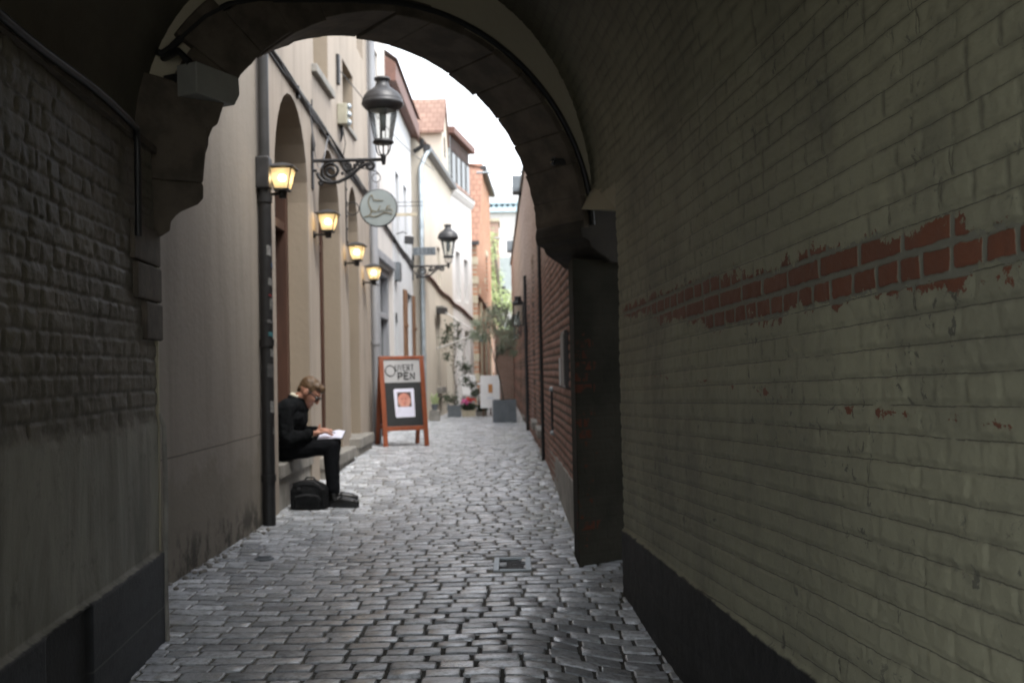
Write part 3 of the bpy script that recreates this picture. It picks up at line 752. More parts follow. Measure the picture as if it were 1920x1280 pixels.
# setts: every stone modelled, one sheet of paving
V = []; Fc = []; A1 = []; A2 = []
gu = np.array([-1, -.975, -.90, 0, .90, .975, 1.0]); gv = np.array([-1, -.96, -.85, 0, .85, .96, 1.0])
GU, GV = np.meshgrid(gu, gv); nU, nV = len(gu), len(gv)
loc_q = np.array([[j * nU + i, j * nU + i + 1, (j + 1) * nU + i + 1, (j + 1) * nU + i] for j in range(nV - 1) for i in range(nU - 1)])
edge = np.maximum(np.abs(GU) ** 6, np.abs(GV) ** 6); rim = (np.abs(GU) > .99) | (np.abs(GV) > .99)
DR = (-.30, .02 + .22, 5.76, 6.19)
y = .3; row = 0; base = 0
while y < 29:
    d = .100 * random.uniform(.92, 1.09)
    if y > 16: d *= 1.0
    x = -2.25 + random.uniform(0, .12)
    k1 = random.uniform(-.004, .004); bow = .018 + random.uniform(-.003, .003)
    while x < 1.0:
        L = random.choice((.12, .135, .145, .155, .165, .185)) * random.uniform(.93, 1.07)
        cx, cy = x + L / 2, y + k1 * x + bow * math.sin(x * 2.2)
        x += L
        if -.125 < cx < .075 and 5.76 < cy < 6.19: continue
        if -1.66 < cx < -1.40 and 6.10 < cy < 6.34 and False: continue
        gap = random.uniform(.007, .013) if (cy > 5.4 or cx < -.8) else random.uniform(.009, .017)
        hx, hy = L / 2 - gap / 2, d / 2 - random.uniform(.0035, .007)
        cr = random.uniform(.06, .16)
        px = GU * hx * (1 - cr * .35 * np.abs(GV) ** 5) + rng.normal(0, .0016, GU.shape)
        py = GV * hy * (1 - cr * .55 * np.abs(GU) ** 5) + rng.normal(0, .0016, GU.shape)
        dome = random.uniform(.0, .0028)
        pz = -dome * (GU ** 2 * .35 + GV ** 2 * .5) - .0030 * edge + rng.normal(0, .0009, GU.shape)
        pz = np.where(rim, pz - .014, pz)
        sag = random.gauss(0, .0013)
        tx, ty = random.gauss(0, .007), random.gauss(0, .009)
        if cy < 5.4: w9 = sm01((cx + .9) / 1.0); tx *= 1 + .3 * w9; ty *= 1 + .3 * w9; sag *= 1 + .5 * w9
        a_ = random.gauss(0, .012)
        qx = px * math.cos(a_) - py * math.sin(a_) + cx; qy = px * math.sin(a_) + py * math.cos(a_) + cy
        qz = gz_np(qx, qy) + pz + sag + tx * px + ty * py + .004
        V.append(np.stack([qx, qy, qz], -1).reshape(-1, 3)); Fc.append(loc_q + base); base += nU * nV
        r1 = random.random() ** 1.3; r2_ = random.random()
        A1.append(np.full(nU * nV, r1)); A2.append(np.full(nU * nV, r2_))
    y += d; row += 1
V = np.concatenate(V); Q = np.concatenate(Fc)
me = bpy.data.meshes.new('street'); me.vertices.add(len(V)); me.vertices.foreach_set('co', V.reshape(-1).astype(np.float32))
me.loops.add(Q.size); me.loops.foreach_set('vertex_index', Q.reshape(-1).astype(np.int32)); me.polygons.add(len(Q))
me.polygons.foreach_set('loop_start', np.arange(0, Q.size, 4, dtype=np.int32)); me.polygons.foreach_set('loop_total', np.full(len(Q), 4, np.int32))
me.polygons.foreach_set('use_smooth', np.ones(len(Q), bool)); me.update(calc_edges=True)
for nme, arr in (('rnd', A1), ('rnd2', A2)):
    a_ = me.attributes.new(nme, 'FLOAT', 'POINT'); a_.data.foreach_set('value', np.concatenate(arr).astype(np.float32))
me.materials.append(sett_mat()); so = bpy.data.objects.new('street', me); COL.objects.link(so); tag(so, kind='structure')

# drain
dx, dy = -.025, 5.975
dr = thing('street_drain', 'rusty square drain grating sunk in the cobbles', 'drain', (dx, dy, gz(dx, dy)))
m = MB(); w_, l_ = .098, .20
for (a0, a1, b0, b1) in ((-w_ - .012, -w_ + .022, -l_, l_), (w_ - .022, w_ + .012, -l_, l_), (-w_ + .022, w_ - .022, -l_, -l_ + .03), (-w_ + .022, w_ - .022, l_ - .03, l_)):
    m.box(a0, a1, b0, b1, -.05, -.004)
m.build('drain_frame', M['zinc'], dr, bevel=.003); dr.location.z += .009
m = MB()
for i in range(7):
    yy = -l_ + .055 + i * .048; m.obox((-w_ + .022, yy, -.035), (2 * w_ - .044, .035, 0), (0, .018, 0), (0, 0, .018))
m.build('grate', M['black'], dr)
m = MB(); m.box(-w_, w_, -l_, l_, -.075, -.055); m.build('drain_pit', M['ink'], dr)
vx, vy = -1.55, 6.23
vc = thing('valve_cover', 'small iron valve cover flush with the cobbles', 'cover', (vx, vy, gz(vx, vy)))
m = MB(); m.lathe([(.0, .012), (.055, .012), (.062, .006), (.062, -.03)], seg=18); m.build('lid', M['slate'], vc)
m = MB()
for i in range(4): m.box(-.04, .04, -.035 + i * .02, -.027 + i * .02, .012, .016)
m.build('ribs', M['slate'], vc)

# ------------------------------------------------------------------ left house (arches)
XL = -1.87; HT = 6.7
h1 = thing('plaster_house', 'beige plastered house with three round arched doorways and window openings', 'house', (XL, 8.5, 0))
def hpart(o, par=h1):
    o.parent = par; o.matrix_parent_inverse = Matrix.Translation(-Vector(par.location)) if par.rotation_euler.z == 0 else par.matrix_basis.inverted(); return o
A1L = arch_loop(8.03, 9.36, .02, 3.55, rise=.82); A2L = arch_loop(9.86, 11.1, .02, 3.45, rise=.78); A3L = arch_loop(11.64, 12.42, .02, 3.35, rise=.62)
win = [rect(9.72, 10.52, 4.12, 5.9), rect(11.42, 12.2, 4.02, 4.72), rect(5.9, 6.9, 4.3, 6.0), rect(12.55, 13.1, 5.2, 6.3)]
a1 = lambda lp: [(p[0], p[1]) for p in lp]
hpart(facade('wall', M['b1'], (XL, 0, 0), (0, 1, 0), (1, 0, 0), rect(7.55, 13.42, -.2, HT), [A1L, A2L, A3L] + win[:2] + win[3:], .34))
hpart(facade('wall_damp', M['b1low'], (XL - .004, 0, 0), (0, 1, 0), (1, 0, 0), rect(3.6, 7.55, -.2, HT), [win[2]], .3)).name = 'wall'
m = MB()
for a_, b_ in ((8.03, 9.36), (9.86, 11.1), (11.64, 12.42)):      # inner lining of each doorway, smoother and browner
    lp = arch_loop(a_, b_, .02, {8.03: 3.55, 9.86: 3.45, 11.64: 3.35}[a_], rise={8.03: .82, 9.86: .78, 11.64: .62}[a_])
    n = len(lp); c_ = ((a_ + b_) / 2, 1.7)
    ins = [(c_[0] + (p[0] - c_[0]) * .997, c_[1] + (p[1] - c_[1]) * .998) for p in lp]
    vs = [(XL - .012, p[0], p[1]) for p in ins] + [(XL - .34, p[0], p[1]) for p in ins]
    m.add(vs, [(i, (i + 1) % n, n + (i + 1) % n, n + i) for i in range(1, n)])
for lp in (win[0], win[1]):
    n = 4; c_ = ((lp[0][0] + lp[1][0]) / 2, (lp[0][1] + lp[2][1]) / 2)
    ins = [(c_[0] + (p[0] - c_[0]) * .994, c_[1] + (p[1] - c_[1]) * .997) for p in lp]
    vs = [(XL - .01, p[0], p[1]) for p in ins] + [(XL - .30, p[0], p[1]) for p in ins]
    m.add(vs, [(i, (i + 1) % n, n + (i + 1) % n, n + i) for i in range(n)])
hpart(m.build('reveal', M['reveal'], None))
m = MB(); m.box(-7, XL - .35, 3.6, 13.4, HT - .02, HT + .05); m.box(-7, -6.9, 3.6, 13.4, 0, HT); m.box(-6.9, XL - .35, 13.30, 13.4, 0, HT)
hpart(m.build('shell', M['b1'], None))
# doors
for i, (a_, b_, za, hh) in enumerate(((8.03, 9.36, 3.55, .42), (9.86, 11.1, 3.45, .33), (11.64, 12.42, 3.35, .38))):
    m = MB(); c_ = (a_ + b_) / 2
    m.box(XL - .345, XL - .30, a_, b_, hh, za)
    d = hpart(m.build('door', M['darkwood'], None))
    m = MB()
    for yy in (a_ + .0, b_ - .09): m.box(XL - .31, XL - .19, yy, yy + .09, hh, za - .55)
    m.box(XL - .31, XL - .20, a_ + .09, b_ - .09, 2.45, 2.53)
    m.box(XL - .30, XL - .25, c_ - .03, c_ + .03, hh, 2.45)
    for q in (0, 1):
        y0 = a_ + .14 + q * ((b_ - a_) / 2 - .03); y1 = y0 + (b_ - a_) / 2 - .22
        for z0, z1 in ((hh + .15, hh + .75), (hh + .9, 2.3)):
            m.box(XL - .302, XL - .285, y0, y1, z0, z0 + .05); m.box(XL - .302, XL - .285, y0, y1, z1 - .05, z1)
            m.box(XL - .302, XL - .285, y0, y0 + .05, z0 + .05, z1 - .05); m.box(XL - .302, XL - .285, y1 - .05, y1, z0 + .05, z1 - .05)
    f = m.build('frame', M['brown'], None, bevel=.004); f.parent = d
# windows
for (lp, i) in ((win[0], 0), (win[1], 1), (win[2], 2), (win[3], 3)):
    y0, z0 = lp[0]; y1, z1 = lp[2]
    m = MB(); m.box(XL - .36, XL - .29, y0, y0 + .06, z0, z1); m.box(XL - .36, XL - .29, y1 - .06, y1, z0, z1); m.box(XL - .36, XL - .29, y0 + .06, y1 - .06, z1 - .06, z1)
    m.box(XL - .36, XL - .29, y0 + .06, y1 - .06, z0, z0 + .06); m.box(XL - .35, XL - .30, (y0 + y1) / 2 - .025, (y0 + y1) / 2 + .025, z0 + .06, z1 - .06)
    w = hpart(m.build('window', M['brown'], None))
    m = MB(); m.box(XL - .335, XL - .325, y0 + .05, y1 - .05, z0 + .05, z1 - .05); pn = m.build('pane', M['pane'], None); pn.parent = w
m = MB(); m.box(XL - .02, XL + .055, 9.62, 10.62, 4.03, 4.115); hpart(m.build('window_sill', M['stone'], None, bevel=.012))
m = MB(); m.box(XL - .02, XL + .035, 11.36, 12.26, 3.955, 4.015); hpart(m.build('window_sill', M['stone'], None, bevel=.012))
# steps
def step(lab, y0, y1, x1, ztop, zb, y0b=None):
    t = thing('door_step', lab, 'step', (XL, (y0 + y1) / 2, 0), group='stone door steps')
    m = MB(); m.box(-.33, x1 - XL, y0 - (y0 + y1) / 2, y1 - (y0 + y1) / 2, ztop - .115, ztop); m.build('tread', M['stone'], t, bevel=.012)
    m = MB(); m.box(-.33, x1 - XL - .03, y0 - (y0 + y1) / 2 + .02, y1 - (y0 + y1) / 2 - .02, zb, ztop - .115); m.build('riser', M['stone'], t)
step('high stone door step the man sits on', 8.05, 9.34, XL + .02, .42, -.02)
step('low stone step just behind the seated man\'s leg', 9.72, 11.22, XL + .13, .325, .0)
step('stone step nearest the wooden sandwich board', 11.5, 12.62, XL + .13, .39, .08)

# wall foot rubble
m = MB()
for i in range(60):
    yy = random.uniform(4.5, 7.4); xx = XL + random.uniform(.0, .09); r_ = random.uniform(.006, .02)
    m.ball((xx, yy, gz(xx, yy) + r_ * .3), (r_, r_ * 1.3, r_ * .7), 6, 4)
ru = m.build('rubble', M['stone'], None); tag(ru, 'crumbs of fallen plaster along the wall foot', 'rubble', kind='stuff')

# big down pipe with stickers
pp = thing('drain_pipe', 'thick dark down pipe covered in stickers beside the first arch', 'drain pipe', (XL + .05, 7.50, 0))
m = MB(); m.tube([(0, 0, 2.62), (0, .0, 4.4), (.0, .0, 6.0)], .039, 14); m.build('upper_pipe', M['pvc'], pp)
m = MB(); m.box(-.055, .045, -.062, .062, 2.52, 2.76); m.build('hopper', M['gunmetal'], pp, bevel=.012)
m = MB(); m.tube([(0.0, 0, gz(XL, 7.6) - .03), (0, 0, 2.52)], .047, 16); m.build('lower_pipe', M['black'], pp)
for z in (.35, 1.35, 2.42): MB().tube([(0, 0, z), (0, 0, z + .05)], .054, 16).build('collar', M['black'], pp)
cols = [((.55, .55, .53), 2.02, .05, .07), ((.10, .20, .35), 1.93, .04, .05), ((.42, .42, .40), 1.80, .06, .05), ((.5, .05, .06), 1.72, .05, .015), ((.38, .38, .36), 1.62, .05, .09),
        ((.30, .3, .3), 1.52, .06, .04), ((.12, .40, .45), 1.42, .055, .05), ((.5, .5, .48), 1.27, .05, .05), ((.20, .2, .2), 1.12, .06, .10), ((.6, .6, .58), .86, .05, .09), ((.4, .4, .38), .70, .04, .05)]
for i, (c_, z, w_, hh) in enumerate(cols):
    m = MB(); a0 = random.uniform(-.6, .35); n = 6; vs = []; w_ *= random.uniform(.6, 1.15); hh *= random.uniform(.6, 1.1)
    for rr in (.0478, .0493):
        for k in range(n + 1):
            a_ = a0 + (k / n - .5) * w_ / .064 * 1.0 - .35
            for zz in (z, z + hh): vs.append((rr * math.cos(a_), rr * math.sin(a_), zz + .004 * math.sin(k)))
    b = 2 * (n + 1)
    fs = []
    for k in range(n): fs += [(b + 2 * k, b + 2 * k + 2, b + 2 * k + 3, b + 2 * k + 1), (2 * k, 2 * k + 1, 2 * k + 3, 2 * k + 2)]
    m.add(vs, fs); m.build('sticker', worn('sticker_paper', tuple(q * .42 for q in c_), .6, .5, 60), pp)

# lanterns ------------------------------------------------------------------------------
def make_lantern():
    t = thing('wall_lantern', 'x', 'wall lamp')
    m = MB(); m.lathe([(.0, 0), (.032, 0), (.034, .012), (.02, .02)], seg=14)
    pl = m.build('back_plate', M['black'], t); pl.rotation_euler = (0, R(90), 0)
    m = MB(); m.tube([(.01, 0, 0), (.13, 0, 0)], .011, 10); m.lathe([(.0, -.035), (.028, -.032), (.032, .02), (.026, .03)], (.14, 0, 0), 14); m.build('arm', M['black'], t)
    z0, z1, b0, b1 = .035, .185, .052, .085
    m = MB(); m.box(.14 - b0 - .004, .14 + b0 + .004, -b0 - .004, b0 + .004, .022, .036)
    for sx in (-1, 1):
        for sy in (-1, 1):
            m.tube([(.14 + sx * b0, sy * b0, z0), (.14 + sx * b1, sy * b1, z1)], .0045, 6)
    for k in range(4):
        a_ = [(1, 1), (1, -1), (-1, -1), (-1, 1)]; p, q = a_[k], a_[(k + 1) % 4]
        m.tube([(.14 + p[0] * b1, p[1] * b1, z1), (.14 + q[0] * b1, q[1] * b1, z1)], .004, 6)
    m.build('cage', M['black'], t)
    m = MB(); c = .0015
    for k in range(4):
        p, q = a_[k], a_[(k + 1) % 4]
        m.add([(.14 + p[0] * b0, p[1] * b0, z0), (.14 + q[0] * b0, q[1] * b0, z0), (.14 + q[0] * b1, q[1] * b1, z1), (.14 + p[0] * b1, p[1] * b1, z1)], [(0, 1, 2, 3)])
    m.build('lantern_glass', M['frost'], t)
    m = MB(); B = .108; vs = [(.14 + p[0] * B, p[1] * B, z1 + .004) for p in a_] + [(.14 + p[0] * B, p[1] * B, z1 + .012) for p in a_] + [(.14 + p[0] * .05, p[1] * .05, z1 + .04) for p in a_] + [(.14, 0, z1 + .056)]
    fs = [(0, 1, 2, 3)] + [(i, (i + 1) % 4, 4 + (i + 1) % 4, 4 + i) for i in range(4)] + [(4 + i, 4 + (i + 1) % 4, 8 + (i + 1) % 4, 8 + i) for i in range(4)] + [(8 + i, 8 + (i + 1) % 4, 12) for i in range(4)]
    m.add(vs, fs); m.build('lantern_roof', M['gunmetal'], t, bevel=.003)
    m = MB(); m.ball((.14, 0, .122), .027, 14, 10); m.build('bulb', M['bulb'], t)
    m = MB(); m.lathe([(.018, .036), (.02, .08), (.014, .095)], (.14, 0, 0), 12); m.build('bulb_holder', M['boxbeige'], t)
    return t
lan = make_lantern()
for i, (y, z, lab) in enumerate(((7.60, 2.50, 'lit square lantern on the sticker covered down pipe, nearest of the wall lanterns'), (9.60, 2.46, 'lit square lantern between the first and second arch'),
                                 (11.36, 2.37, 'lit square lantern between the second and third arch'), (12.75, 2.27, 'lit square lantern past the third arch, smallest and farthest of the row'))):
    o = lan if i == 0 else copy_tree(lan)
    o.location = (XL + (.02 if i == 0 else .0), y, z); o['label'] = lab; o['group'] = 'lit wall lanterns'

# street lamps ----------------------------------------------------------------------------
def spiral(c, r0, r1, a0, turns, n=26):
    return [(c[0] + (r0 + (r1 - r0) * i / n) * math.cos(a0 + turns * 2 * PI * i / n), 0, c[1] + (r0 + (r1 - r0) * i / n) * math.sin(a0 + turns * 2 * PI * i / n)) for i in range(n + 1)]
def make_street_lamp():
    t = thing('street_lamp', 'x', 'street lamp')
    m = MB(); m.box(-.0, .02, -.03, .03, -.28, .10); m.lathe([(.022, .10), (.028, .16), (.018, .22), (.006, .30)], (.015, 0, 0), 10); m.tube([(.012, 0, .3), (.012, 0, .62)], .007, 6)
    m.build('wall_plate', M['black'], t, bevel=.004)
    m = MB(); m.tube([(.02, 0, 0), (.70, 0, 0)], .018, 8)
    m.tube([(.02, 0, -.095)] + [(.05, 0, -.10)], .014, 8)
    # large scroll, lower brace, small scrolls
    m.tube(spiral((.19, -.105), .024, .098, R(0), 1.75), .016, 7)
    br = [(.055, 0, -.12), (.07, 0, -.165), (.11, 0, -.205), (.18, 0, -.222), (.26, 0, -.215), (.34, 0, -.18), (.41, 0, -.125), (.47, 0, -.075), (.53, 0, -.042), (.57, 0, -.035)]
    m.tube(br, .018, 8)
    m.tube(spiral((.565, -.062), .045, .012, R(80), -1.15), .017, 7)
    m.tube(spiral((.35, -.055), .042, .010, R(185), 1.3), .014, 7)
    m.tube([(.31, 0, -.085), (.34, 0, -.105), (.40, 0, -.09), (.44, 0, -.045), (.46, 0, -.012)], .014, 7)
    m.tube(spiral((.465, -.034), .026, .008, R(150), 1.2), .012, 6)
    m.tube(spiral((.09, -.225), .02, .008, R(90), 1.0), .014, 6)
    for p in ((.42, -.05), (.30, -.13), (.155, -.19), (.50, -.02)): m.ball((p[0], 0, p[1]), .018, 8, 6)
    m.build('bracket', M['black'], t)
    c = (.70, 0, 0)
    m = MB(); m.lathe([(.0, -.055), (.016, -.052), (.022, -.02), (.026, .02), (.03, .045), (.016, .055)], c, 14)
    for k in range(4):
        a_ = PI / 4 + k * PI / 2 + .3; u, v = math.cos(a_), math.sin(a_)
        m.tube([(c[0] + u * r_, v * r_, z) for r_, z in ((.02, .03), (.055, .055), (.077, .09), (.085, .13), (.088, .165))], .0065, 6)
    m.tube([(c[0], 0, .05), (c[0], 0, .17)], .008, 6)
    m.build('yoke', M['black'], t)
    m = MB(); m.lathe([(.0, .158), (.095, .158), (.104, .168), (.100, .182), (.096, .192), (.088, .198), (.0, .198)], c, 24); m.build('gallery', M['black'], t)
    m = MB(); m.lathe([(.088, .198), (.118, .36), (.150, .53)], c, 28)
    m.f = m.f[:-2]; m.sm = m.sm[:-2]; m.build('lamp_glass', M['glass'], t)
    m = MB()
    for k in range(4):
        a_ = R(20) + k * PI / 2; u, v = math.cos(a_), math.sin(a_)
        m.tube([(c[0] + u * .088, v * .088, .198), (c[0] + u * .152, v * .152, .535)], .0045, 6)
    m.tube([(c[0] - .02, 0, .198), (c[0] - .02, 0, .50)], .012, 8)
    m.build('glazing_bar', M['black'], t)
    m = MB(); m.lathe([(.0, .29), (.022, .29), (.030, .38), (.028, .46), (.01, .47)], c, 14); m.build('lamp_bulb', M['enamel'], t)
    m = MB(); m.lathe([(.128, .49), (.06, .47), (.02, .455), (.0, .455)], c, 20); m.build('reflector', M['enamel'], t)
    m = MB(); m.lathe([(.14, .500), (.165, .504), (.198, .542), (.206, .560), (.200, .575), (.194, .585), (.197, .60), (.188, .614), (.178, .64), (.152, .672), (.112, .70), (.083, .722), (.066, .748), (.059, .775), (.064, .79), (.078, .797), (.080, .812), (.070, .824), (.0, .83)], c, 32)
    m.build('lamp_hood', M['gunmetal'], t)
    return t
lamp = make_street_lamp(); lamp.scale = (.98, .93, .95); lamp.location = (XL, 9.55, 3.155)
lamp['label'] = 'large black street lamp on a scrolled bracket over the second arch'; lamp['group'] = 'scroll bracket street lamps'
l2 = copy_tree(lamp); l2.location = (XL + .01, 19.15, 3.12); l2['label'] = 'smaller looking street lamp on a scrolled bracket below the grey street sign'
l3 = copy_tree(lamp); l3.location = (-.93, 33.0, 3.05); l3['label'] = 'farthest street lamp, hood rising above the olive tree'

# street sign
sg = thing('street_sign', 'grey street name plate fixed above the farther scrolled bracket', 'sign', (XL + .02, 19.12, 3.40))
m = MB(); m.box(0, .44, -.008, .008, -.075, .075); m.build('plate', M['slate'], sg)
m = MB()
for i, shape in enumerate('CITTC'):
    x0 = .045 + i * .078
    if shape == 'C': st_ = [[(.04, .03), (.02, .045), (0, .03), (0, -.03), (.02, -.045), (.04, -.03)]]
    elif shape == 'I': st_ = [[(.02, .045), (.02, -.045)]]
    else: st_ = [[(0, .045), (.045, .045)], [(.022, .045), (.022, -.045)]]
    for s_ in st_: m.tube([(x0 + p[0], -.0085, p[1]) for p in s_], .006, 5)
m.build('lettering', M['ink'], sg)
m = MB(); m.tube([(.01, 0, -.28), (.01, 0, .07)], .011, 6); m.build('post', M['black'], sg)

# hanging oval sign
yS, xS, zS = 11.45, -1.487, 3.0
hs = thing('hanging_sign', 'round pale grey hanging sign with gold script lettering', 'sign', (XL, yS, zS))
cx = xS - XL
m = MB(); m.lathe([(.0, -.018), (.205, -.018), (.205, .018), (.0, .018)], (0, 0, 0), 40, False)
d = m.build('disc', M['enamel'], hs); d.rotation_euler = (R(90), 0, 0); d.location = (cx, 0, 0)
m = MB(); m.tube([(cx + .207 * math.cos(a_), 0, .207 * math.sin(a_)) for a_ in np.linspace(0, 2 * PI, 49)], .011, 8, False); m.build('rim', M['gunmetal'], hs)
def scr(x, y): return (cx + (x - 587) / 9.14 / F * yS, -.022, -(y - 612) / 9.14 / F * yS)
m = MB()
strokes = [[(492, 420), (480, 385), (450, 410), (425, 460), (420, 520), (440, 580), (465, 640), (465, 690), (440, 735), (390, 755), (345, 765)],
           [(480, 385), (495, 430), (510, 480), (540, 490), (548, 465), (562, 465), (560, 492), (585, 488), (595, 465), (605, 490), (625, 478), (640, 492), (680, 480)],
           [(440, 735), (470, 760), (540, 765), (600, 740), (680, 700), (760, 700), (825, 730)],
           [(470, 680), (490, 645), (500, 690), (525, 650), (530, 690), (560, 680), (590, 640), (625, 570), (600, 620), (590, 680), (620, 690), (640, 640), (655, 680), (680, 640), (690, 680), (715, 660), (735, 600), (755, 570), (735, 640), (740, 670), (770, 640), (790, 565), (775, 620), (790, 660), (815, 635), (825, 690)]]
for i_, s_ in enumerate(strokes): m.tube([scr(*p) for p in s_], .0040 if i_ % 2 else .0052, 6)
m.build('script', M['gold'], hs)
m = MB(); m.tube([(.015, 0, -.40), (.015, 0, .42)], .008, 6)
m.tube([(cx - .295 + .072 * math.cos(a_), 0, .072 * math.sin(a_)) for a_ in np.linspace(0, 2 * PI, 33)], .006, 6, False)
m.tube([(.015, 0, 0), (cx - .36, 0, 0)], .007, 6)
m.tube([(.015, 0, .42), (.12, 0, .46), (.24, 0, .455), (cx - .02, 0, .42), (cx + .01, 0, .39)], .007, 6)
m.tube([(cx - .02 + .048 * math.cos(a_), 0, .345 + .048 * math.sin(a_)) for a_ in np.linspace(0, 2 * PI, 25)], .005, 6, False)
for k in range(3): m.tube([(cx + .012 * math.cos(a_), 0, .285 - k * .026 + .014 * math.sin(a_)) for a_ in np.linspace(0, 2 * PI, 13)], .003, 5, False)
for k in range(6): m.ball((.022, 0, -.38 + k * .15), .014, 8, 5)
m.build('sign_bracket', M['black'], hs)

# cable bundle along the houses
cb = thing('cable_bundle', 'sagging bundle of dark cables pinned along the house fronts', 'cable', (XL, 12, 3.5))
m = MB()
for k in range(5):
    pts = []
    for i in range(60):
        y = 5.0 + i * 14.1 / 59; z = 3.83 - (y - 5.6) * .0535
        pts.append((.012 + .012 * (k % 2) + .006 * math.sin(y * 3 + k * 2), y - 12, z - 3.5 + .018 * math.sin(y * 2.1 + k * 1.7) + (k - 2) * .016 + .02 * math.sin(y * .9 + k)))
    m.tube(pts, .011, 6)
m.build('cables', M['pvc'], cb)
m = MB(); pts = [(.03, 9.3 - 12 + .0, 3.66 - 3.5)] + [(.035, 9.35 + .9 * i / 8 - 12, 3.60 - .45 * math.sin(PI * (i / 8) ** .8) - .05 * i / 8 - 3.5) for i in range(9)]
m.tube(pts, .004, 6); m.build('loose_loop', M['greypaint'], cb)
for i in range(9): MB().box(.0, .028, 6 + i * 1.45 - 12, 6.03 + i * 1.45 - 12, 3.81 - (.4 + i * 1.45) * .0535 - 3.5 - .05, 3.81 - (.4 + i * 1.45) * .0535 - 3.5 + .06).build('clip', M['black'], cb)
# anchor plate, wire and electric box
an = thing('wire_anchor', 'narrow black anchor plate carrying a thin wire across the lane', 'anchor', (XL, 11.05, 4.47))
m = MB(); m.box(0, .035, -.04, .04, -.16, .17); m.build('plate', M['black'], an, bevel=.004)
m = MB(); m.tube([(.03, 0, 0)] + [(.03 + .55 * i / 8, 6.5 * i / 8, 0.02 - .12 * math.sin(PI * i / 8) + .9 * i / 8 * .15) for i in range(1, 9)], .006, 5); m.build('wire', M['gunmetal'], an)
eb = thing('junction_box', 'beige electric box with shiny fittings on the plaster above the cables', 'junction box', (XL, 11.12, 3.97))
m = MB(); m.box(0, .11, -.09, .09, -.10, .13); m.build('housing', M['boxbeige'], eb, bevel=.01)
for z in (.10, .01, -.08): MB().ball((.125, -.05, z), (.03, .03, .035), 10, 7).build('fitting', M['zinc'], eb)
m = MB(); m.tube([(.03, 0, -.1), (.035, .0, -.2), (.02, .0, -.28)], [.02, .018, .006], 8); m.tube([(.04, .03, -.1), (.06, .08, -.28), (.02, .12, -.45)], .005, 5); m.build('cable_tail', M['black'], eb)
# grey down pipe at the house joint
def pipe(name, lab, pts, r, mat, grp=None, rings=()):
    t = thing(name, lab, 'drain pipe', pts[0], group=grp); p0 = Vector(pts[0])
    m = MB(); m.tube([Vector(p) - p0 for p in pts], r, 12); m.build('pipe', mat, t)
    if rings:
        for z in rings: MB().tube([(0, 0, z - p0.z), (0, 0, z + .05 - p0.z)], r * 1.25, 12).build('collar', mat, t)
    return t
pipe('drain_pipe', 'pale grey down pipe where the beige house meets the white house', [(XL + .06, 13.42, .1), (XL + .06, 13.42, 6.0)], .052, M['greypaint'], rings=(1.5, 2.3, 3.5, 4.8))
pipe('drain_pipe', 'thin grey pipe next to the shop window', [(XL + .05, 13.72, .1), (XL + .05, 13.72, 2.75)], .032, M['greypaint'], rings=(.9, 1.9))

# ------------------------------------------------------------------ white houses
h2 = thing('white_house', 'tall narrow white house with a grey framed shop window', 'house', (XL, 14.5, 0))
hole = [rect(13.85, 16.02, .18, 2.72), rect(14.0, 14.62, 4.75, 5.75)]
hpart(facade('wall', M['white_warm'], (XL - .01, 0, 0), (0, 1, 0), (1, 0, 0), [(13.43, -.1), (16.1, -.1), (16.1, 5.55), (15.5, 5.55), (15.5, HT + .3), (13.43, HT + .3)], hole, .25), h2)
m = MB(); m.box(-7, XL - .27, 13.45, 15.55, HT, HT + .3); m.box(-7, XL - .27, 15.4, 15.49, 0, HT); hpart(m.build('shell', M['white_warm'], None), h2)
m = MB(); X0 = XL - .2
for (y0, y1, z0, z1) in ((13.85, 13.97, .18, 2.72), (15.90, 16.02, .18, 2.72), (14.85, 14.97, .18, 2.60), (13.97, 15.90, 2.60, 2.72), (13.97, 15.90, .18, .62), (13.97, 14.85, 1.95, 2.03), (14.97, 15.90, 1.95, 2.03)):
    m.box(X0, X0 + .13, y0, y1, z0, z1)
m.box(X0, X0 + .24, 13.80, 16.07, 2.74, 2.86)
w = hpart(m.build('shop_window', M['greypaint'], None, bevel=.006), h2)
m = MB(); m.box(X0 + .03, X0 + .04, 13.97, 15.9, .62, 2.6); g_ = m.build('pane', M['pane_grey'], None); g_.parent = w
m = MB(); m.box(XL - .27, XL - .2, 14.0, 14.62, 4.75, 5.75); w = hpart(m.build('window', M['pane_grey'], None), h2)
h3 = thing('white_cottage', 'low bluish white house with a brown eave and narrow slit windows', 'house', (XL, 17.6, 0))
hole = [rect(16.6, 17.1, 3.25, 4.45), rect(17.85, 18.35, 3.25, 4.45), rect(17.5, 19.0, .35, 2.55)] + [arch_loop(16.2, 16.62, 1.0, 2.1)]
hpart(facade('wall', M['white_blue'], (XL, 0, 0), (0, 1, 0), (1, 0, 0), rect(16.1, 19.25, -.1, 5.75), hole, .16), h3)
m = MB(); m.box(-7, XL - .16, 19.18, 19.24, 0, 5.75); m.box(-7, XL, 15.5, 16.08, 5.3, 5.6); hpart(m.build('shell', M['white_blue'], None), h3)
for lp in hole[:2]:
    m = MB(); m.box(XL - .16, XL - .11, lp[0][0], lp[1][0], lp[0][1], lp[2][1]); hpart(m.build('window', M['ink'], None), h3)
m = MB(); m.box(XL - .16, XL - .12, 16.2, 16.62, 1.0, 2.1); hpart(m.build('niche', M['ink'], None), h3)
m = MB(); m.box(XL - .16, XL - .08, 17.5, 17.6, .35, 2.55); m.box(XL - .16, XL - .08, 18.9, 19.0, .35, 2.55); m.box(XL - .16, XL - .08, 18.2, 18.3, .35, 2.55); m.box(XL - .16, XL - .08, 17.6, 18.9, 2.45, 2.55)
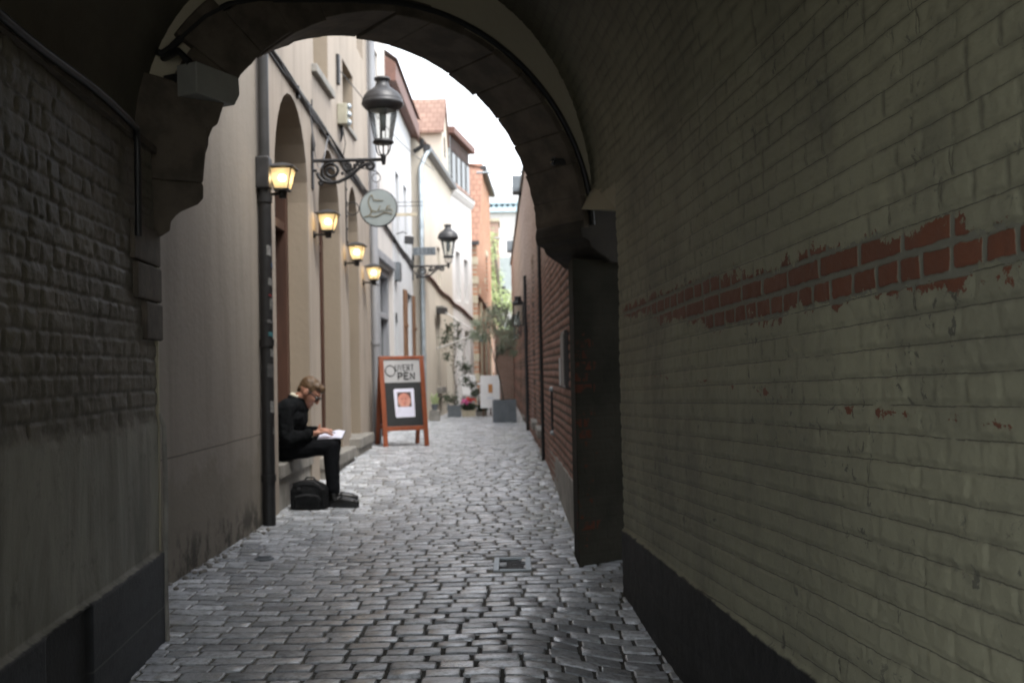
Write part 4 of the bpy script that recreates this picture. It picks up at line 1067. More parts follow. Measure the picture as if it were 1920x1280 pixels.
w = hpart(m.build('window', M['greypaint'], None), h3); m = MB(); m.box(XL - .14, XL - .13, 17.6, 18.9, .35, 2.45); g_ = m.build('pane', M['pane_grey'], None); g_.parent = w
for y0, lab in ((17.42, ''), (18.98, '')):
    m = MB(); m.obox((XL + .003, y0, .5), (.02, .30 if y0 < 18 else .16, 0), (.03, .0, 0), (0, 0, 2.05))
    for z in (.9, 1.7): m.obox((XL + .05, y0 + .02, z + .2), (.012, .12, 0), (.02, 0, 0), (0, 0, .05))
    hpart(m.build('shutter', M['shutter'], None), h3)
m = MB()
prof_e = [(0, .06), (.19, .02), (.22, .03), (.22, .30), (.16, .35), (0, .45)]
m.prism(prof_e, (XL - .06, 15.5, 5.60), (1, 0, 0), (0, 0, 1), (0, 3.95, 0)); hpart(m.build('eave', M['brown_fascia'], None, bevel=.008), h3)
m = MB(); m.add([(XL + .19, 15.5, 5.97), (XL + .19, 19.5, 5.97), (-4.6, 19.5, 8.2), (-4.6, 15.5, 8.2)], [(0, 1, 2, 3)]); hpart(m.build('roof', M['tile'], None), h3)
m = MB(); m.tube([(XL + .22, 19.35, 5.60), (XL + .2, 19.38, 5.45), (XL + .05, 19.4, 5.36)], .045, 10); hpart(m.build('gutter_end', M['black'], None), h3)
bx = thing('vent_box', 'small grey vent box on the bluish white wall', 'box', (XL, 16.35, 2.75)); m = MB(); m.box(0, .09, -.13, .13, -.15, .15); m.build('cover', M['slate'], bx, bevel=.01)
m = MB(); [m.box(.09, .094, -.11, .11, -.11 + k * .05, -.09 + k * .05) for k in range(5)]; m.build('slots', M['gunmetal'], bx)
fl = thing('floodlight', 'small dark floodlight on a curved arm under a pale bar', 'floodlight', (XL, 16.6, 3.35))
m = MB(); m.tube([(0, 0, .05), (.12, 0, .08), (.2, 0, .02)], .01, 6); m.build('arm', M['black'], fl)
m = MB(); m.obox((.13, -.06, -.11), (.15, 0, -.02), (0, .12, 0), (.01, 0, .12)); m.build('lamp_head', M['gunmetal'], fl, bevel=.01)
m = MB(); m.obox((.15, -.06, .012), (.12, 0, -.01), (0, .12, 0), (0, 0, .02)); m.build('hood', M['whitepaint'], fl)
br = thing('flag_bar', 'thin beige sign bar sticking out beyond the round sign', 'bracket', (XL, 16.0, 3.62))
m = MB(); m.box(0, .40, -.02, .02, -.02, .025); m.build('bar', M['quoin'], br); m = MB(); m.tube([(0, 0, .2), (.5, .0, .2)], .006, 5); m.tube([(0, 0, .14), (.5, .0, .14)], .006, 5); m.build('rail', M['gunmetal'], br)

# ------------------------------------------------------------------ cream house, dormers
A_, B_, C_ = Vector((-1.65, 19.5, 0)), Vector((-1.38, 23.9, 0)), Vector((-1.0, 26.2, 0))
h4 = thing('cream_house', 'cream and white rendered house with a tall dormer and zinc gutter', 'house', (-1.65, 19.5, 0))
h4off = Matrix.Translation(-Vector(h4.location))
def p4(o): o.data.transform(h4off); o.parent = h4; return o
d1 = (B_ - A_).normalized(); n1 = Vector((d1.y, -d1.x, 0)); L1 = (B_ - A_).length
d2 = (C_ - B_).normalized(); n2 = Vector((d2.y, -d2.x, 0)); L2 = (C_ - B_).length
ho1 = [rect(1.45, 2.0, .78, 2.35), rect(3.0, 4.1, .15, 2.15), rect(1.75, 2.25, 2.95, 3.75), rect(1.7, 1.95, .28, .52)]
p4(facade('wall', M['cream'], A_, d1, n1, rect(0, L1, 0, 5.45), ho1, .22))
ho2 = [rect(.35, .95, .2, 2.1), rect(1.3, 1.9, .2, 2.1), rect(.4, .9, 2.8, 4.0), rect(1.35, 1.85, 2.8, 3.9)]
o = p4(facade('wall', M['white'], B_, d2, n2, rect(0, L2, 0, 5.45), ho2, .2)); o['label'] = 'white rendered part of the front'
# gable facing the passage
m = MB(); m.prism([(0, 0), (0, 5.45), (-2.3, 8.1), (-4.6, 5.45), (-4.6, 0)], A_, (1, 0, 0), (0, 0, 1), (0, .15, 0)); p4(m.build('gable', M['cream'], None))
m = MB()
for lp, d_, n_, o_, hh in ((ho1[0], d1, n1, A_, .18), (ho1[2], d1, n1, A_, .18), (ho1[3], d1, n1, A_, .18), (ho2[2], d2, n2, B_, .16), (ho2[3], d2, n2, B_, .16)):
    m = MB(); y0, z0 = lp[0]; y1, z1 = lp[2]
    m.obox(o_ + d_ * y0 - n_ * hh + Vector((0, 0, z0)), d_ * (y1 - y0), n_ * -.04, (0, 0, z1 - z0)); w = p4(m.build('window', M['pane_grey'], None))
for lp, d_, n_, o_, mt in ((ho1[1], d1, n1, A_, 'greypaint'), (ho2[0], d2, n2, B_, 'whitepaint'), (ho2[1], d2, n2, B_, 'whitepaint')):
    y0, z0 = lp[0]; y1, z1 = lp[2]; m = MB()
    m.obox(o_ + d_ * y0 - n_ * .16 + Vector((0, 0, z0)), d_ * (y1 - y0), n_ * -.05, (0, 0, z1 - z0))
    for q in (0, .5): m.obox(o_ + d_ * (y0 + .08 + q * (y1 - y0)) - n_ * .16 + Vector((0, 0, z0 + .2)), d_ * ((y1 - y0) / 2 - .16), n_ * .02, (0, 0, (z1 - z0) * .45))
    p4(m.build('door', M[mt], None))
m = MB(); m.obox(A_ + d1 * 1.35 + Vector((0, 0, .66)) - n1 * .05, d1 * .75, n1 * .16, (0, 0, .12)); p4(m.build('window_sill', M['stone'], None, bevel=.01)); m = MB(); m.obox(A_ + d1 * 1.4 + Vector((0, 0, 2.36)) - n1 * .05, d1 * .65, n1 * .20, (0, 0, .12)); p4(m.build('canopy', M['stone'], None, bevel=.01))
m = MB(); m.prism([(0, 0), (.16, .02), (.17, .10), (.12, .13), (0, .12)], A_ + Vector((0, 0, 5.40)) - n1 * .02, n1, (0, 0, 1), d1 * (L1 + .02)); p4(m.build('gutter', M['gunmetal'], None))
m = MB(); m.prism([(0, -.16), (.06, -.10), (.12, .0), (.12, .10), (0, .10)], B_ + Vector((0, 0, 5.42)) - n2 * .02, n2, (0, 0, 1), d2 * (L2 + .05)); p4(m.build('cornice', M['white'], None))
# roof slopes
m = MB(); back = Vector((-2.3, 0, 2.65))
m.add([A_ + n1 * .12 + Vector((0, 0, 5.50)), B_ + n1 * .12 + Vector((0, 0, 5.50)), C_ + n2 * .12 + Vector((0, 0, 5.50)), C_ + back + Vector((0, 0, 5.5)), A_ + back + Vector((0, 0, 5.5))], [(0, 1, 2, 3, 4)])
p4(m.build('roof', M['tile'], None))
# cream attic dormer
fx, fy0, fy1 = -1.44, 22.0, 24.0
m = MB(); m.prism([(fy0, 5.5), (fy0, 6.40), ((fy0 + fy1) / 2, 7.25), (fy1, 6.40), (fy1, 5.5)], (fx, 0, 0), (0, 1, 0), (0, 0, 1), (-2.4, 0, 0)); dmo = p4(m.build('dormer', M['cream'], None)); dmo['label'] = 'cream dormer with red tiled gable roof'
m = MB()
for s_ in (0, 1):
    ya, yb = (fy0 - .12, 23.0) if s_ == 0 else (fy1 + .12, 23.0)
    m.add([(fx + .05, ya, 6.31), (fx + .05, yb, 7.29), (-4.0, yb, 7.29), (-4.0, ya, 6.31), (fx + .05, ya, 6.37), (fx + .05, yb, 7.35), (-4.0, yb, 7.35), (-4.0, ya, 6.37)], [(0, 1, 2, 3), (4, 5, 6, 7), (0, 1, 5, 4), (1, 2, 6, 5), (2, 3, 7, 6), (3, 0, 4, 7)])
rf = m.build('dormer_roof', M['tile'], None); rf.data.transform(h4off); rf.parent = dmo
m = MB(); m.box(fx - .02, fx + .01, 22.6, 22.95, 5.95, 6.4); w = m.build('window', M['pane'], None); w.data.transform(h4off); w.parent = dmo
# dark timber dormer
q0, q1 = B_ + d2 * .1 - n2 * .03, C_ - d2 * .05 - n2 * .03
m = MB(); m.obox(q0 + Vector((0, 0, 5.54)), q1 - q0, n2 * -1.6, (0, 0, 1.22)); td = p4(m.build('dormer', M['darkwood'], None)); td['label'] = 'dark timber dormer with a flat roof'
m = MB(); m.obox(q0 + Vector((0, 0, 6.76)) + n2 * .15 - d2 * .15, q1 - q0 + d2 * .35, n2 * -1.9, (0, 0, .16)); x_ = m.build('dormer_roof', M['brown_fascia'], None); x_.data.transform(h4off); x_.parent = td
m = MB()
for k in range(4): m.obox(q0 + d2 * (.15 + k * .55) + n2 * .005 + Vector((0, 0, 5.62)), d2 * .36, n2 * .02, (0, 0, .75))
x_ = m.build('window', M['pane_grey'], None); x_.data.transform(h4off); x_.parent = td
m = MB()
for k in range(7): m.obox(q0 + d2 * .05 + n2 * .005 + Vector((0, 0, 6.42 + k * .045)), d2 * 2.1, n2 * .02, (0, 0, .025))
x_ = m.build('slats', M['brown'], None); x_.data.transform(h4off); x_.parent = td
m = MB(); m.obox(q0 - d2 * .03 + Vector((0, 0, 5.5)) + n2 * .02, d2 * .02, n2 * -.35, (0, 0, 1.24)); x_ = m.build('cheek', M['zinc'], None); x_.data.transform(h4off); x_.parent = td
# pipe on the corner
pipe('drain_pipe', 'zinc down pipe with a bent neck on the corner of the cream house', [(-1.70, 19.42, .15), (-1.70, 19.42, 5.05), (-1.62, 19.5, 5.28), (-1.52, 19.58, 5.46)], .045, M['zinc'], rings=(1.4, 2.6, 3.9))
cb2 = tag(MB().tube([A_ + d1 * (i * .45) + n1 * .03 + Vector((0, 0, 2.98 - i * .028 + .03 * math.sin(i))) for i in range(10)] + [B_ + d2 * (i * .45) + n2 * .03 + Vector((0, 0, 2.70 - i * .05 + .03 * math.sin(i))) for i in range(6)], .028, 7).build('facade_cable', M['brown_fascia'], None), 'thick dark cable running along the cream and white house', 'cable')
# stone block and small plant pot at the corner
sb = thing('stone_block', 'pale grey stone block at the foot of the cream house', 'block', (-1.50, 19.25, gz(-1.5, 19.2)))
m = MB(); m.prism([(-.10, 0), (.10, 0), (.09, .20), (-.09, .21)], (0, -.1, 0), (1, 0, 0), (0, 0, 1), (0, .22, 0)); m.build('block', M['stone'], sb, bevel=.015)

def leaves(n, fn, size, asp=.35, seed=1, droop=.3):
    rs = random.Random(seed); m = MB()
    for i in range(n):
        p = fn(rs)
        if p is None: continue
        a = rs.uniform(0, 2 * PI); e = rs.uniform(-1, .9) - droop
        d = Vector((math.cos(a) * math.cos(e), math.sin(a) * math.cos(e), math.sin(e)))
        s_ = d.cross(Vector((rs.uniform(-1, 1), rs.uniform(-1, 1), rs.uniform(-.2, 1)))).normalized()
        L = size * rs.uniform(.6, 1.3); w = L * asp * .5; p = Vector(p); nn = d.cross(s_) * L * .12
        m.add([p, p + d * L * .5 + s_ * w + nn, p + d * L, p + d * L * .5 - s_ * w + nn], [(0, 1, 2, 3)])
    return m
def gauss_ball(c, r):
    def f(rs):
        while True:
            v = Vector((rs.uniform(-1, 1), rs.uniform(-1, 1), rs.uniform(-1, 1)))
            if v.length < 1: return Vector(c) + Vector((v.x * r[0], v.y * r[1], v.z * r[2]))
    return f
def clumps(cs, inner=.0):
    def f(rs):
        c, r = rs.choice(cs); v = Vector((rs.gauss(0, .5), rs.gauss(0, .5), rs.gauss(0, .5)))
        return Vector(c) + v * r
    return f
# small pot plant on the block
pt = thing('pot_plant', 'small grey pot with a green sprig standing on the stone block', 'plant', (-1.50, 19.25, gz(-1.5, 19.2) + .208))
m = MB(); m.lathe([(.05, 0), (.065, .10), (.07, .11), (.058, .105), (.0, .10)], seg=14); m.build('pot', M['slate'], pt)
leaves(90, gauss_ball((0, 0, .2), (.06, .06, .11)), .06, .4, 4).build('foliage', M['leaf_bright'], pt)
# climbing plant in a dark pot by the grey door
cp_ = thing('climbing_plant', 'dark square pot with a straggling climber by the grey doors', 'plant', (-1.22, 20.9, gz(-1.2, 21)))
m = MB(); m.prism([(-.13, 0), (.13, 0), (.14, .27), (.11, .27), (.11, .24), (-.11, .24), (-.11, .27), (-.14, .27)], (0, -.13, 0), (1, 0, 0), (0, 0, 1), (0, .27, 0)); m.build('pot', M['slate'], cp_)
m = MB()
vine = [(0, 0, .24), (.04, .02, .6), (-.02, .05, 1.0), (.05, .1, 1.4), (-.04, .15, 1.75), (-.15, .2, 1.95)]
m.tube(vine, [.016, .014, .012, .01, .008, .004], 6); m.tube([(.04, 0, .6), (.2, .05, .8), (.33, .1, .75), (.42, .1, .60)], .007, 5); m.tube([(-.02, .05, 1.0), (.18, .1, 1.1), (.28, .1, 1.05)], .006, 5); m.build('stem', M['bark'], cp_)
cl = [((-.10, .15, 1.80), .22), ((.08, .15, 1.55), .16), ((-.12, .1, 1.28), .13), ((.14, .1, 1.05), .15), ((.28, .1, 1.0), .10), ((.24, .06, .78), .10), ((.38, .1, .65), .09), ((0, 0, .35), .13), ((-.16, .05, .38), .1), ((.45, .1, .5), .06), ((.06, .15, 1.9), .14), ((-.2, .15, 1.6), .1)]
leaves(1100, clumps(cl), .06, .5, 6).build('foliage', M['leaf_dark'], cp_)
# flower pots
fp = thing('flower_box', 'pale box of pink and red flowers in front of the white wall', 'plant', (-.92, 20.9, gz(-.9, 21)))
m = MB(); m.prism([(-.13, 0), (.13, 0), (.15, .16), (.12, .16), (.12, .13), (-.12, .13), (-.12, .16), (-.15, .16)], (0, -.1, 0), (1, 0, 0), (0, 0, 1), (0, .2, 0)); m.build('box', M['quoin'], fp)
leaves(350, gauss_ball((0, 0, .21), (.15, .1, .08)), .055, .6, 8).build('foliage', M['leaf_dark'], fp)
leaves(70, gauss_ball((-.05, -.02, .30), (.09, .08, .04)), .05, .9, 9, -.5).build('pink_blossom', M['pinkflower'], fp)
leaves(55, gauss_ball((.06, -.02, .345), (.1, .08, .035)), .05, .9, 10, -.5).build('red_blossom', M['redflower'], fp)
fp2 = thing('flower_box', 'low planter of dark greenery under the white easel board', 'plant', (-.66, 21.0, gz(-.9, 21)))
m = MB(); m.prism([(-.10, 0), (.10, 0), (.12, .13), (.09, .13), (.09, .1), (-.09, .1), (-.09, .13), (-.12, .13)], (0, -.1, 0), (1, 0, 0), (0, 0, 1), (0, .2, 0)); m.build('box', M['stone'], fp2)
leaves(300, gauss_ball((0, 0, .18), (.12, .1, .07)), .05, .6, 12).build('foliage', M['leaf_dark'], fp2)
# garden chair
gc = thing('garden_chair', 'white plastic garden armchair beside the white easel board', 'chair', (-.80, 21.5, gz(-.8, 21.5)), R(35))
m = MB(); m.prism([(-.22, -.22), (.22, -.22), (.20, .22), (-.20, .22)], (0, 0, .40), (1, 0, 0), (0, 1, 0), (0, 0, .03)); m.build('seat', M['whitepaint'], gc, bevel=.01)
m = MB(); m.obox((-.20, .20, .43), (.40, 0, 0), (0, .03, 0), (0, .10, .42)); m.build('backrest', M['whitepaint'], gc, bevel=.012)
for sx in (-1, 1):
    m = MB(); m.tube([(sx * .22, .24, .66), (sx * .25, .1, .67), (sx * .25, -.15, .65), (sx * .245, -.22, .58), (sx * .24, -.24, .42)], .022, 8); m.build('armrest', M['whitepaint'], gc)
    for sy in (-1, 1):
        m = MB(); m.tube([(sx * .2, sy * .2, .4), (sx * .24, sy * .25, 0)], [.026, .018], 8); m.build('leg', M['whitepaint'], gc)
# easel board
es = thing('easel_board', 'white poster board with a small orange picture leaning on an easel', 'sign', (-.47, 20.6, gz(-.5, 20.6)))
m = MB(); m.obox((-.20, 0, .18), (.40, 0, 0), (0, .02, 0), (0, .14, .66)); m.build('board', M['whitepaint'], es)
m = MB(); m.obox((-.035, -.003, .46 + .03), (.085, 0, 0), (0, .004, 0), (0, .036, .17)); 
for v in m.v: pass
pic = m.build('picture', worn('orange_print', (.55, .25, .08), .6, .3, 20), es); pic.location = (0, .058, 0)
m = MB(); m.obox((-.06, .040, .37), (.14, 0, 0), (0, .004, 0), (0, .005, .022)); m.build('caption', worn('pale_blue_print', (.55, .62, .72), .6, .1, 9), es)
m = MB(); m.tube([(-.15, .03, 0), (-.08, .18, .9)], .014, 6); m.tube([(.15, .03, 0), (.08, .18, .9)], .014, 6); m.tube([(0, .42, 0), (0, .2, .85)], .014, 6); m.build('stand', M['shutter'], es)
# awning frame
af = thing('awning_frame', 'folded awning arms sticking out from the cream house window', 'awning', tuple(A_ + d1 * 1.6 + Vector((0, 0, 2.4))))
o_ = Vector(af.location)
Q = lambda x, y, Y: at(x, y, Y) - o_
m = MB(); m.tube([Q(834, 585, 20.8), Q(868, 606, 20.4), Q(902, 628, 20.0)], .012, 8); m.tube([Q(820, 653, 20.6), Q(858, 640, 20.2), Q(892, 627, 19.9)], .02, 8); m.tube([Q(836, 650, 21), Q(868, 634, 20.4), Q(898, 631, 20)], .012, 6); m.build('arm', M['white'], af)
m = MB(); m.obox(Q(818, 588, 20.6), (.12, .3, 0), (.1, -.03, 0), (0, 0, .13)); m.build('cassette', M['gunmetal'], af, bevel=.01)
m = MB()
for px in (902, 910): m.ball(Q(px, 637, 20), .03, 10, 7)
m.build('end_cap', worn('blue_cap', (.12, .30, .55), .5, .2, 9), af)

# ------------------------------------------------------------------ brick house and the end of the lane
h5 = thing('brick_house', 'orange brick gabled house with a steep tiled roof', 'house', (-.9, 27, 0))
h5off = Matrix.Translation(-Vector(h5.location))
def p5(o): o.data.transform(h5off); o.parent = h5; return o
b0, b1 = Vector((-.90, 27.0, 0)), Vector((-.60, 31.0, 0)); d5 = (b1 - b0).normalized(); n5 = Vector((d5.y, -d5.x, 0)); L5 = (b1 - b0).length
ho5 = [rect(.9, 1.25, .9, 2.6), rect(2.2, 2.55, .9, 2.6), rect(2.4, 2.9, 3.4, 4.4)]
p5(facade('wall', M['brick_far'], b0, d5, n5, [(0, 0), (L5, 0), (L5, 6.5), (2.6, 7.0), (1.6, 6.85), (0, 4.55)], ho5, .15))
m = MB(); m.obox(b0 - Vector((3.5, 0, 0)) + Vector((0, .01, 0)), (3.5, 0, 0), (0, .12, 0), (0, 0, 4.5)); p5(m.build('wall', M['brick_far_x'], None))
m = MB(); m.add([b0 + Vector((.06, -.1, 4.5)), b0 + d5 * 1.65 + Vector((.06, 0, 7.0)), b0 + d5 * 1.65 + Vector((-4, 0, 7.0)), b0 + Vector((-4, -.1, 4.5))], [(0, 1, 2, 3)])
m.add([b0 + d5 * 1.5 + Vector((.10, 0, 6.86)), b0 + d5 * (L5 + .2) + Vector((.10, 0, 6.50)), b0 + d5 * (L5 + .2) + Vector((-2, 0, 6.9)), b0 + d5 * 1.5 + Vector((-2, 0, 7.3))], [(0, 1, 2, 3)])
p5(m.build('roof', M['tile2'], None))
m = MB(); m.obox(b0 + d5 * 1.5 + n5 * .0 + Vector((0, 0, 6.78)), d5 * (L5 - 1.3) + Vector((0, 0, -.33)), n5 * .16, (0, 0, .12)); p5(m.build('gutter', M['gunmetal'], None)); m = MB(); m.obox(b0 + Vector((-1, -.14, 4.46)), (1.08, 0, 0), (0, .12, 0), (0, 0, .1)); p5(m.build('gutter', M['gunmetal'], None))
for k in range(8): p5(MB().obox(b0 + n5 * -.05 + Vector((-.1, -.01, .3 + k * .52)), n5 * .06 + Vector((.1, 0, 0)), d5 * (.22 if k % 2 else .36), (0, 0, .22)).build('quoin', M['quoin'], None))
for (ya, za, w_) in ((2.35, 4.45, .6), (.85, 2.65, .45), (2.1, 2.65, .5), (1.9, 3.6, .2), (.5, 3.2, .25)): p5(MB().obox(b0 + d5 * ya + n5 * -.01 + Vector((0, 0, za)), d5 * w_, n5 * .03, (0, 0, .16)).build('quoin', M['quoin'], None))
for lp in ho5: p5(MB().obox(b0 + d5 * lp[0][0] - n5 * .12 + Vector((0, 0, lp[0][1])), d5 * (lp[1][0] - lp[0][0]), n5 * -.03, (0, 0, lp[2][1] - lp[1][1])).build('window', M['pane_grey'], None))
for yv in (.55, 1.75, 2.95): p5(MB().obox(b0 + d5 * yv + n5 * .0 + Vector((0, 0, 0)), d5 * .22, n5 * .05, (0, 0, 3.0)).build('pilaster', M['quoin'], None))
m = MB(); m.tube([b0 + d5 * (i * .5) + n5 * .04 + Vector((0, 0, 3.1 - i * .05)) for i in range(9)], .04, 6); tag(m.build('facade_cable', M['brown_fascia'], None), 'dark cable across the orange brick house above the olive tree', 'cable')
h6 = thing('brick_annexe', 'pale pink brick building behind the fresh green tree', 'house', (-.75, 34, 0))
m = MB(); m.box(-4, .37, 0, 1.5, 0, 6.1); m.build('wall', M['brick_pink'], h6)
m = MB(); m.box(-.15, .1, -.02, 0, 3.6, 5.0); m.build('window', M['pane_grey'], h6)
m = MB(); m.box(-4, .42, -.06, 1.56, 6.1, 6.2); m.build('coping', M['quoin'], h6)
h7 = thing('white_block', 'tall white building with a pale blue cornice closing the lane', 'building', (0, 45, 0))
m = MB(); m.box(-4, 5, 0, 4, 0, 8.1); m.build('wall', M['white'], h7)
m = MB(); m.box(-4.1, 5.1, -.25, 4, 8.1, 8.32); m.box(-4.1, 5.1, -.32, 4, 8.45, 8.6)
for k in range(36): m.box(-4 + k * .25, -3.88 + k * .25, -.22, 0, 8.32, 8.45)
m.build('cornice', M['bluetrim'], h7)
m = MB(); m.box(-4, 5, .2, 3.9, 8.6, 9.3); m.build('attic', M['white'], h7)
for (x0, z0) in ((-.55, 4.6), (-1.8, 4.6), (.9, 4.6), (-.55, 1.6), (.9, 1.6)):
    m = MB(); m.box(x0, x0 + .75, -.03, 0, z0, z0 + 1.5); w = m.build('window', M['enamel'], h7)
    m = MB(); m.box(x0 - .1, x0 + .85, -.12, 0, z0 - .12, z0); s_ = m.build('sill', M['white'], None); s_.parent = w
gw = thing('garden_wall', 'low pinkish brick wall closing the lane behind the olive tree', 'wall', (-.2, 29.0, 0))
m = MB(); m.box(-.30, .9, 0, .25, 0, 2.15); m.build('masonry', M['brick_pink'], gw)
m = MB(); m.box(-.34, .9, -.04, .29, 2.15, 2.25); m.build('coping', M['quoin'], gw)
# trees
tr = thing('green_tree', 'fresh light green tree rising behind the brick houses', 'tree', (-.3, 32.6, 0))
m = MB(); m.tube([(.1, 0, 0), (.0, .1, 2), (-.1, 0, 4.2), (-.25, 0, 5.3)], [.10, .08, .05, .02], 9)
for q in ((.4, .2, 3.6), (-.5, .1, 4.6), (-.2, -.4, 5.0), (-.5, -.4, 3.6)): m.tube([(-.03, 0, 2.4), Vector(q) * .55 + Vector((0, 0, 1.2)), q], [.07, .045, .012], 6)
m.build('trunk', M['bark'], tr)
rs = random.Random(3); cl = [((rs.uniform(-.7, .45), rs.uniform(-.6, .6), rs.uniform(2.2, 3.7)), rs.uniform(.18, .34)) for _ in range(20)] + [((rs.uniform(-.6, -.1), rs.uniform(-.4, .4), rs.uniform(3.6, 4.8)), .2) for _ in range(9)] + [((rs.uniform(-.6, -.15), rs.uniform(-.3, .3), rs.uniform(4.6, 5.8)), .2) for _ in range(9)]
leaves(2900, clumps(cl), .085, .5, 15).build('crown', M['leaf_bright'], tr)
xo, yo = -.16, 18.55; zo = gz(xo, yo)
pl = thing('planter', 'square blue grey metal planter holding the olive tree', 'planter', (xo, yo, zo))
m = MB(); w_ = .215
m.box(-w_, w_, -w_, w_, 0, .39); o = m.build('trough', M['slate'], pl, bevel=.006)
m = MB()
for a0, a1, b0_, b1_ in ((-w_, w_, -w_, -w_ + .02), (-w_, w_, w_ - .02, w_), (-w_, -w_ + .02, -w_ + .02, w_ - .02), (w_ - .02, w_, -w_ + .02, w_ - .02)): m.box(a0, a1, b0_, b1_, .39, .405)
m.build('rim', M['slate'], pl)
ol = thing('olive_tree', 'slender olive tree with a grey green crown in the square planter', 'tree', (xo - .03, yo, zo + .39))
m = MB()
P_ = lambda x, y: at(x, y, yo) - Vector((xo - .03, yo, zo + .39))
tk = [P_(944, 752), P_(942, 735), P_(936, 705), P_(929, 680), P_(924, 662), P_(920, 645), P_(917, 630)]
m.tube(tk, [.018, .015, .013, .012, .011, .009, .005], 7); m.tube([P_(928, 676), P_(935, 664), P_(945, 650), P_(950, 632)], [.010, .008, .006, .003], 6); m.tube([P_(920, 645), P_(912, 625), P_(905, 610)], [.007, .005, .003], 6)
m.build('trunk', M['bark'], ol)
cl = []
for (x, y, r_) in ((900, 615, .16), (915, 600, .17), (930, 618, .14), (905, 632, .11), (945, 600, .16), (952, 622, .15), (945, 640, .12), (960, 640, .12), (948, 580, .12), (924, 585, .12), (890, 628, .09), (958, 605, .10), (940, 655, .07), (962, 660, .06), (893, 605, .09)):
    p = P_(x, y); cl.append(((p.x, random.uniform(-.15, .15), p.z), r_))
leaves(3000, clumps(cl), .062, .26, 17).build('crown', M['leaf'], ol)
ib = thing('iron_bracket', 'dark scrolled iron bracket seen under the olive crown at the lane end', 'bracket', (-.43, 28.9, 1.66))
m = MB(); m.tube([(0, 0, .06), (.42, 0, .08)], .018, 6); m.tube([(0, 0, -.1), (.12, 0, -.06), (.25, 0, .0), (.38, 0, .07)], .014, 6); m.tube([(p[0], 0, p[2]) for p in spiral((.13, .0), .06, .015, 0, 1.2)], .012, 6); m.box(-.02, .02, -.02, .06, -.2, .12); m.build('scrollwork', M['black'], ib)

# ------------------------------------------------------------------ right wall of the lane
rp = [Vector((.44, 6.15, 0)), Vector((.36, 10.0, 0)), Vector((.24, 16.7, 0)), Vector((.03, 30.0, 0))]
HW = 4.2
rwl = thing('brick_wall', 'long dark red brick wall along the right side of the lane', 'wall', (.4, 6.15, 0)); roff = Matrix.Translation(-Vector(rwl.location))
def pr_(o): o.data.transform(roff); o.parent = rwl; return o
def red_brick_mat():
    t = NT('red_brick'); st = t.attr('st', 'Vector'); s, z, _ = t.xyz(st); mask = t.attr('mask'); bid = t.attr('bid')
    c = t.mix(bid, (.31, .175, .135), (.20, .115, .09)); c = t.mix(t.math('MULTIPLY', t.noise(st, 20, 5), .5), c, (.27, .17, .135))
    up = t.ss(t.math('ADD', z, t.math('MULTIPLY', t.noise(st, 1.5, 4), .6)), 2.2, 3.0)
    c = t.mix(t.math('MULTIPLY', up, .85), c, (.52, .41, .35))
    c = t.mix(t.math('SUBTRACT', 1.0, t.ss(mask, .2, .7)), c, t.mix(up, (.085, .072, .062), (.34, .27, .23)))
    c = t.mix(t.math('MULTIPLY', t.ss(t.noise(t.scale(st, (3, .6, 1)), 1.5, 5), .5, .75), .3), c, (.09, .075, .06))
    return t.out(c, .85, 0, .25)
M['redbrick'] = red_brick_mat()
def recess_h(s, z):
    """window and door recesses along the wall"""
    r_ = 0 * s
    for y0, y1, z0, z1 in ((11.35, 12.1, .46, 2.75), (13.0, 13.8, .46, 2.6), (14.9, 15.6, .3, 2.45), (17.4, 18.1, .3, 2.4), (20.4, 21.2, .3, 2.4)):
        inside = sstep(y0 - .02, y0 + .02, s) * sstep(y1 + .02, y1 - .02, s) * sstep(z0 - .02, z0 + .02, z) * sstep(z1 + .02, z1 - .02, z)
        r_ = np.maximum(r_, inside)
    return r_
for k in range(3):
    p, q = rp[k], rp[k + 1]; L = (q - p).length; d = (q - p).normalized(); n = Vector((-d.y, d.x, 0)); n = n if n.x < 0 else -n
    step_ = (.012, .02, .045)[k]; zst = (.011, .016, .03)[k]
    ss_ = np.arange(0, L + step_, step_); ss_[-1] = L; zz = np.arange(-.1, HW, zst)
    S, T = np.meshgrid(ss_ + p.y, zz)
    h, mk, bi, _, _, _, _ = bricks(S, T, .066, .21, .105, .012, .012, seed=40, rough=.8, soft=.012)
    rc_ = recess_h(S, T); h = h - rc_ * .14; mk = mk * (1 - rc_ * .0)
    P = np.zeros(S.shape + (3,)); sl = S - p.y
    for c_ in range(2): P[..., c_] = p[c_] + d[c_] * sl + n[c_] * h
    P[..., 2] = T
    pr_(grid_mesh('masonry', P, M['redbrick'], {'st': np.stack([S, T, 0 * S], -1), 'mask': mk, 'bid': bi}))
m = MB()
for k in range(3):
    p, q = rp[k], rp[k + 1]; d = (q - p); m.obox(p + Vector((.02, 0, -.1)), d, (.3, 0, 0), (0, 0, HW + .1)); m.obox(p + Vector((-.045, 0, HW)), d, (.42, 0, 0), (0, 0, .07))
pr_(m.build('coping', M['darkstone'], None))
m = MB(); p, q = Vector((.405, 6.2, 0)), Vector((.345, 10.9, 0)); m.obox(p + Vector((0, 0, -.1)), q - p, (.06, 0, 0), (0, 0, .46)); pr_(m.build('plinth', M['stone'], None, bevel=.01))
for y0, y1 in ((11.25, 12.2), (12.9, 13.9)):
    xx = .36 - (y0 - 10) * .018; pr_(MB().box(xx - .075, xx + .1, y0, y1, .36, .455).build('window_sill', M['stone'], None, bevel=.01))
pr_(MB().box(.30 - .0, .45, 11.3, 12.0, 0, .2).build('plinth', M['stone'], None, bevel=.01)); pr_(MB().box(.17, .3, 18.5, 20.0, 0, .25).build('plinth', M['stone'], None, bevel=.01))
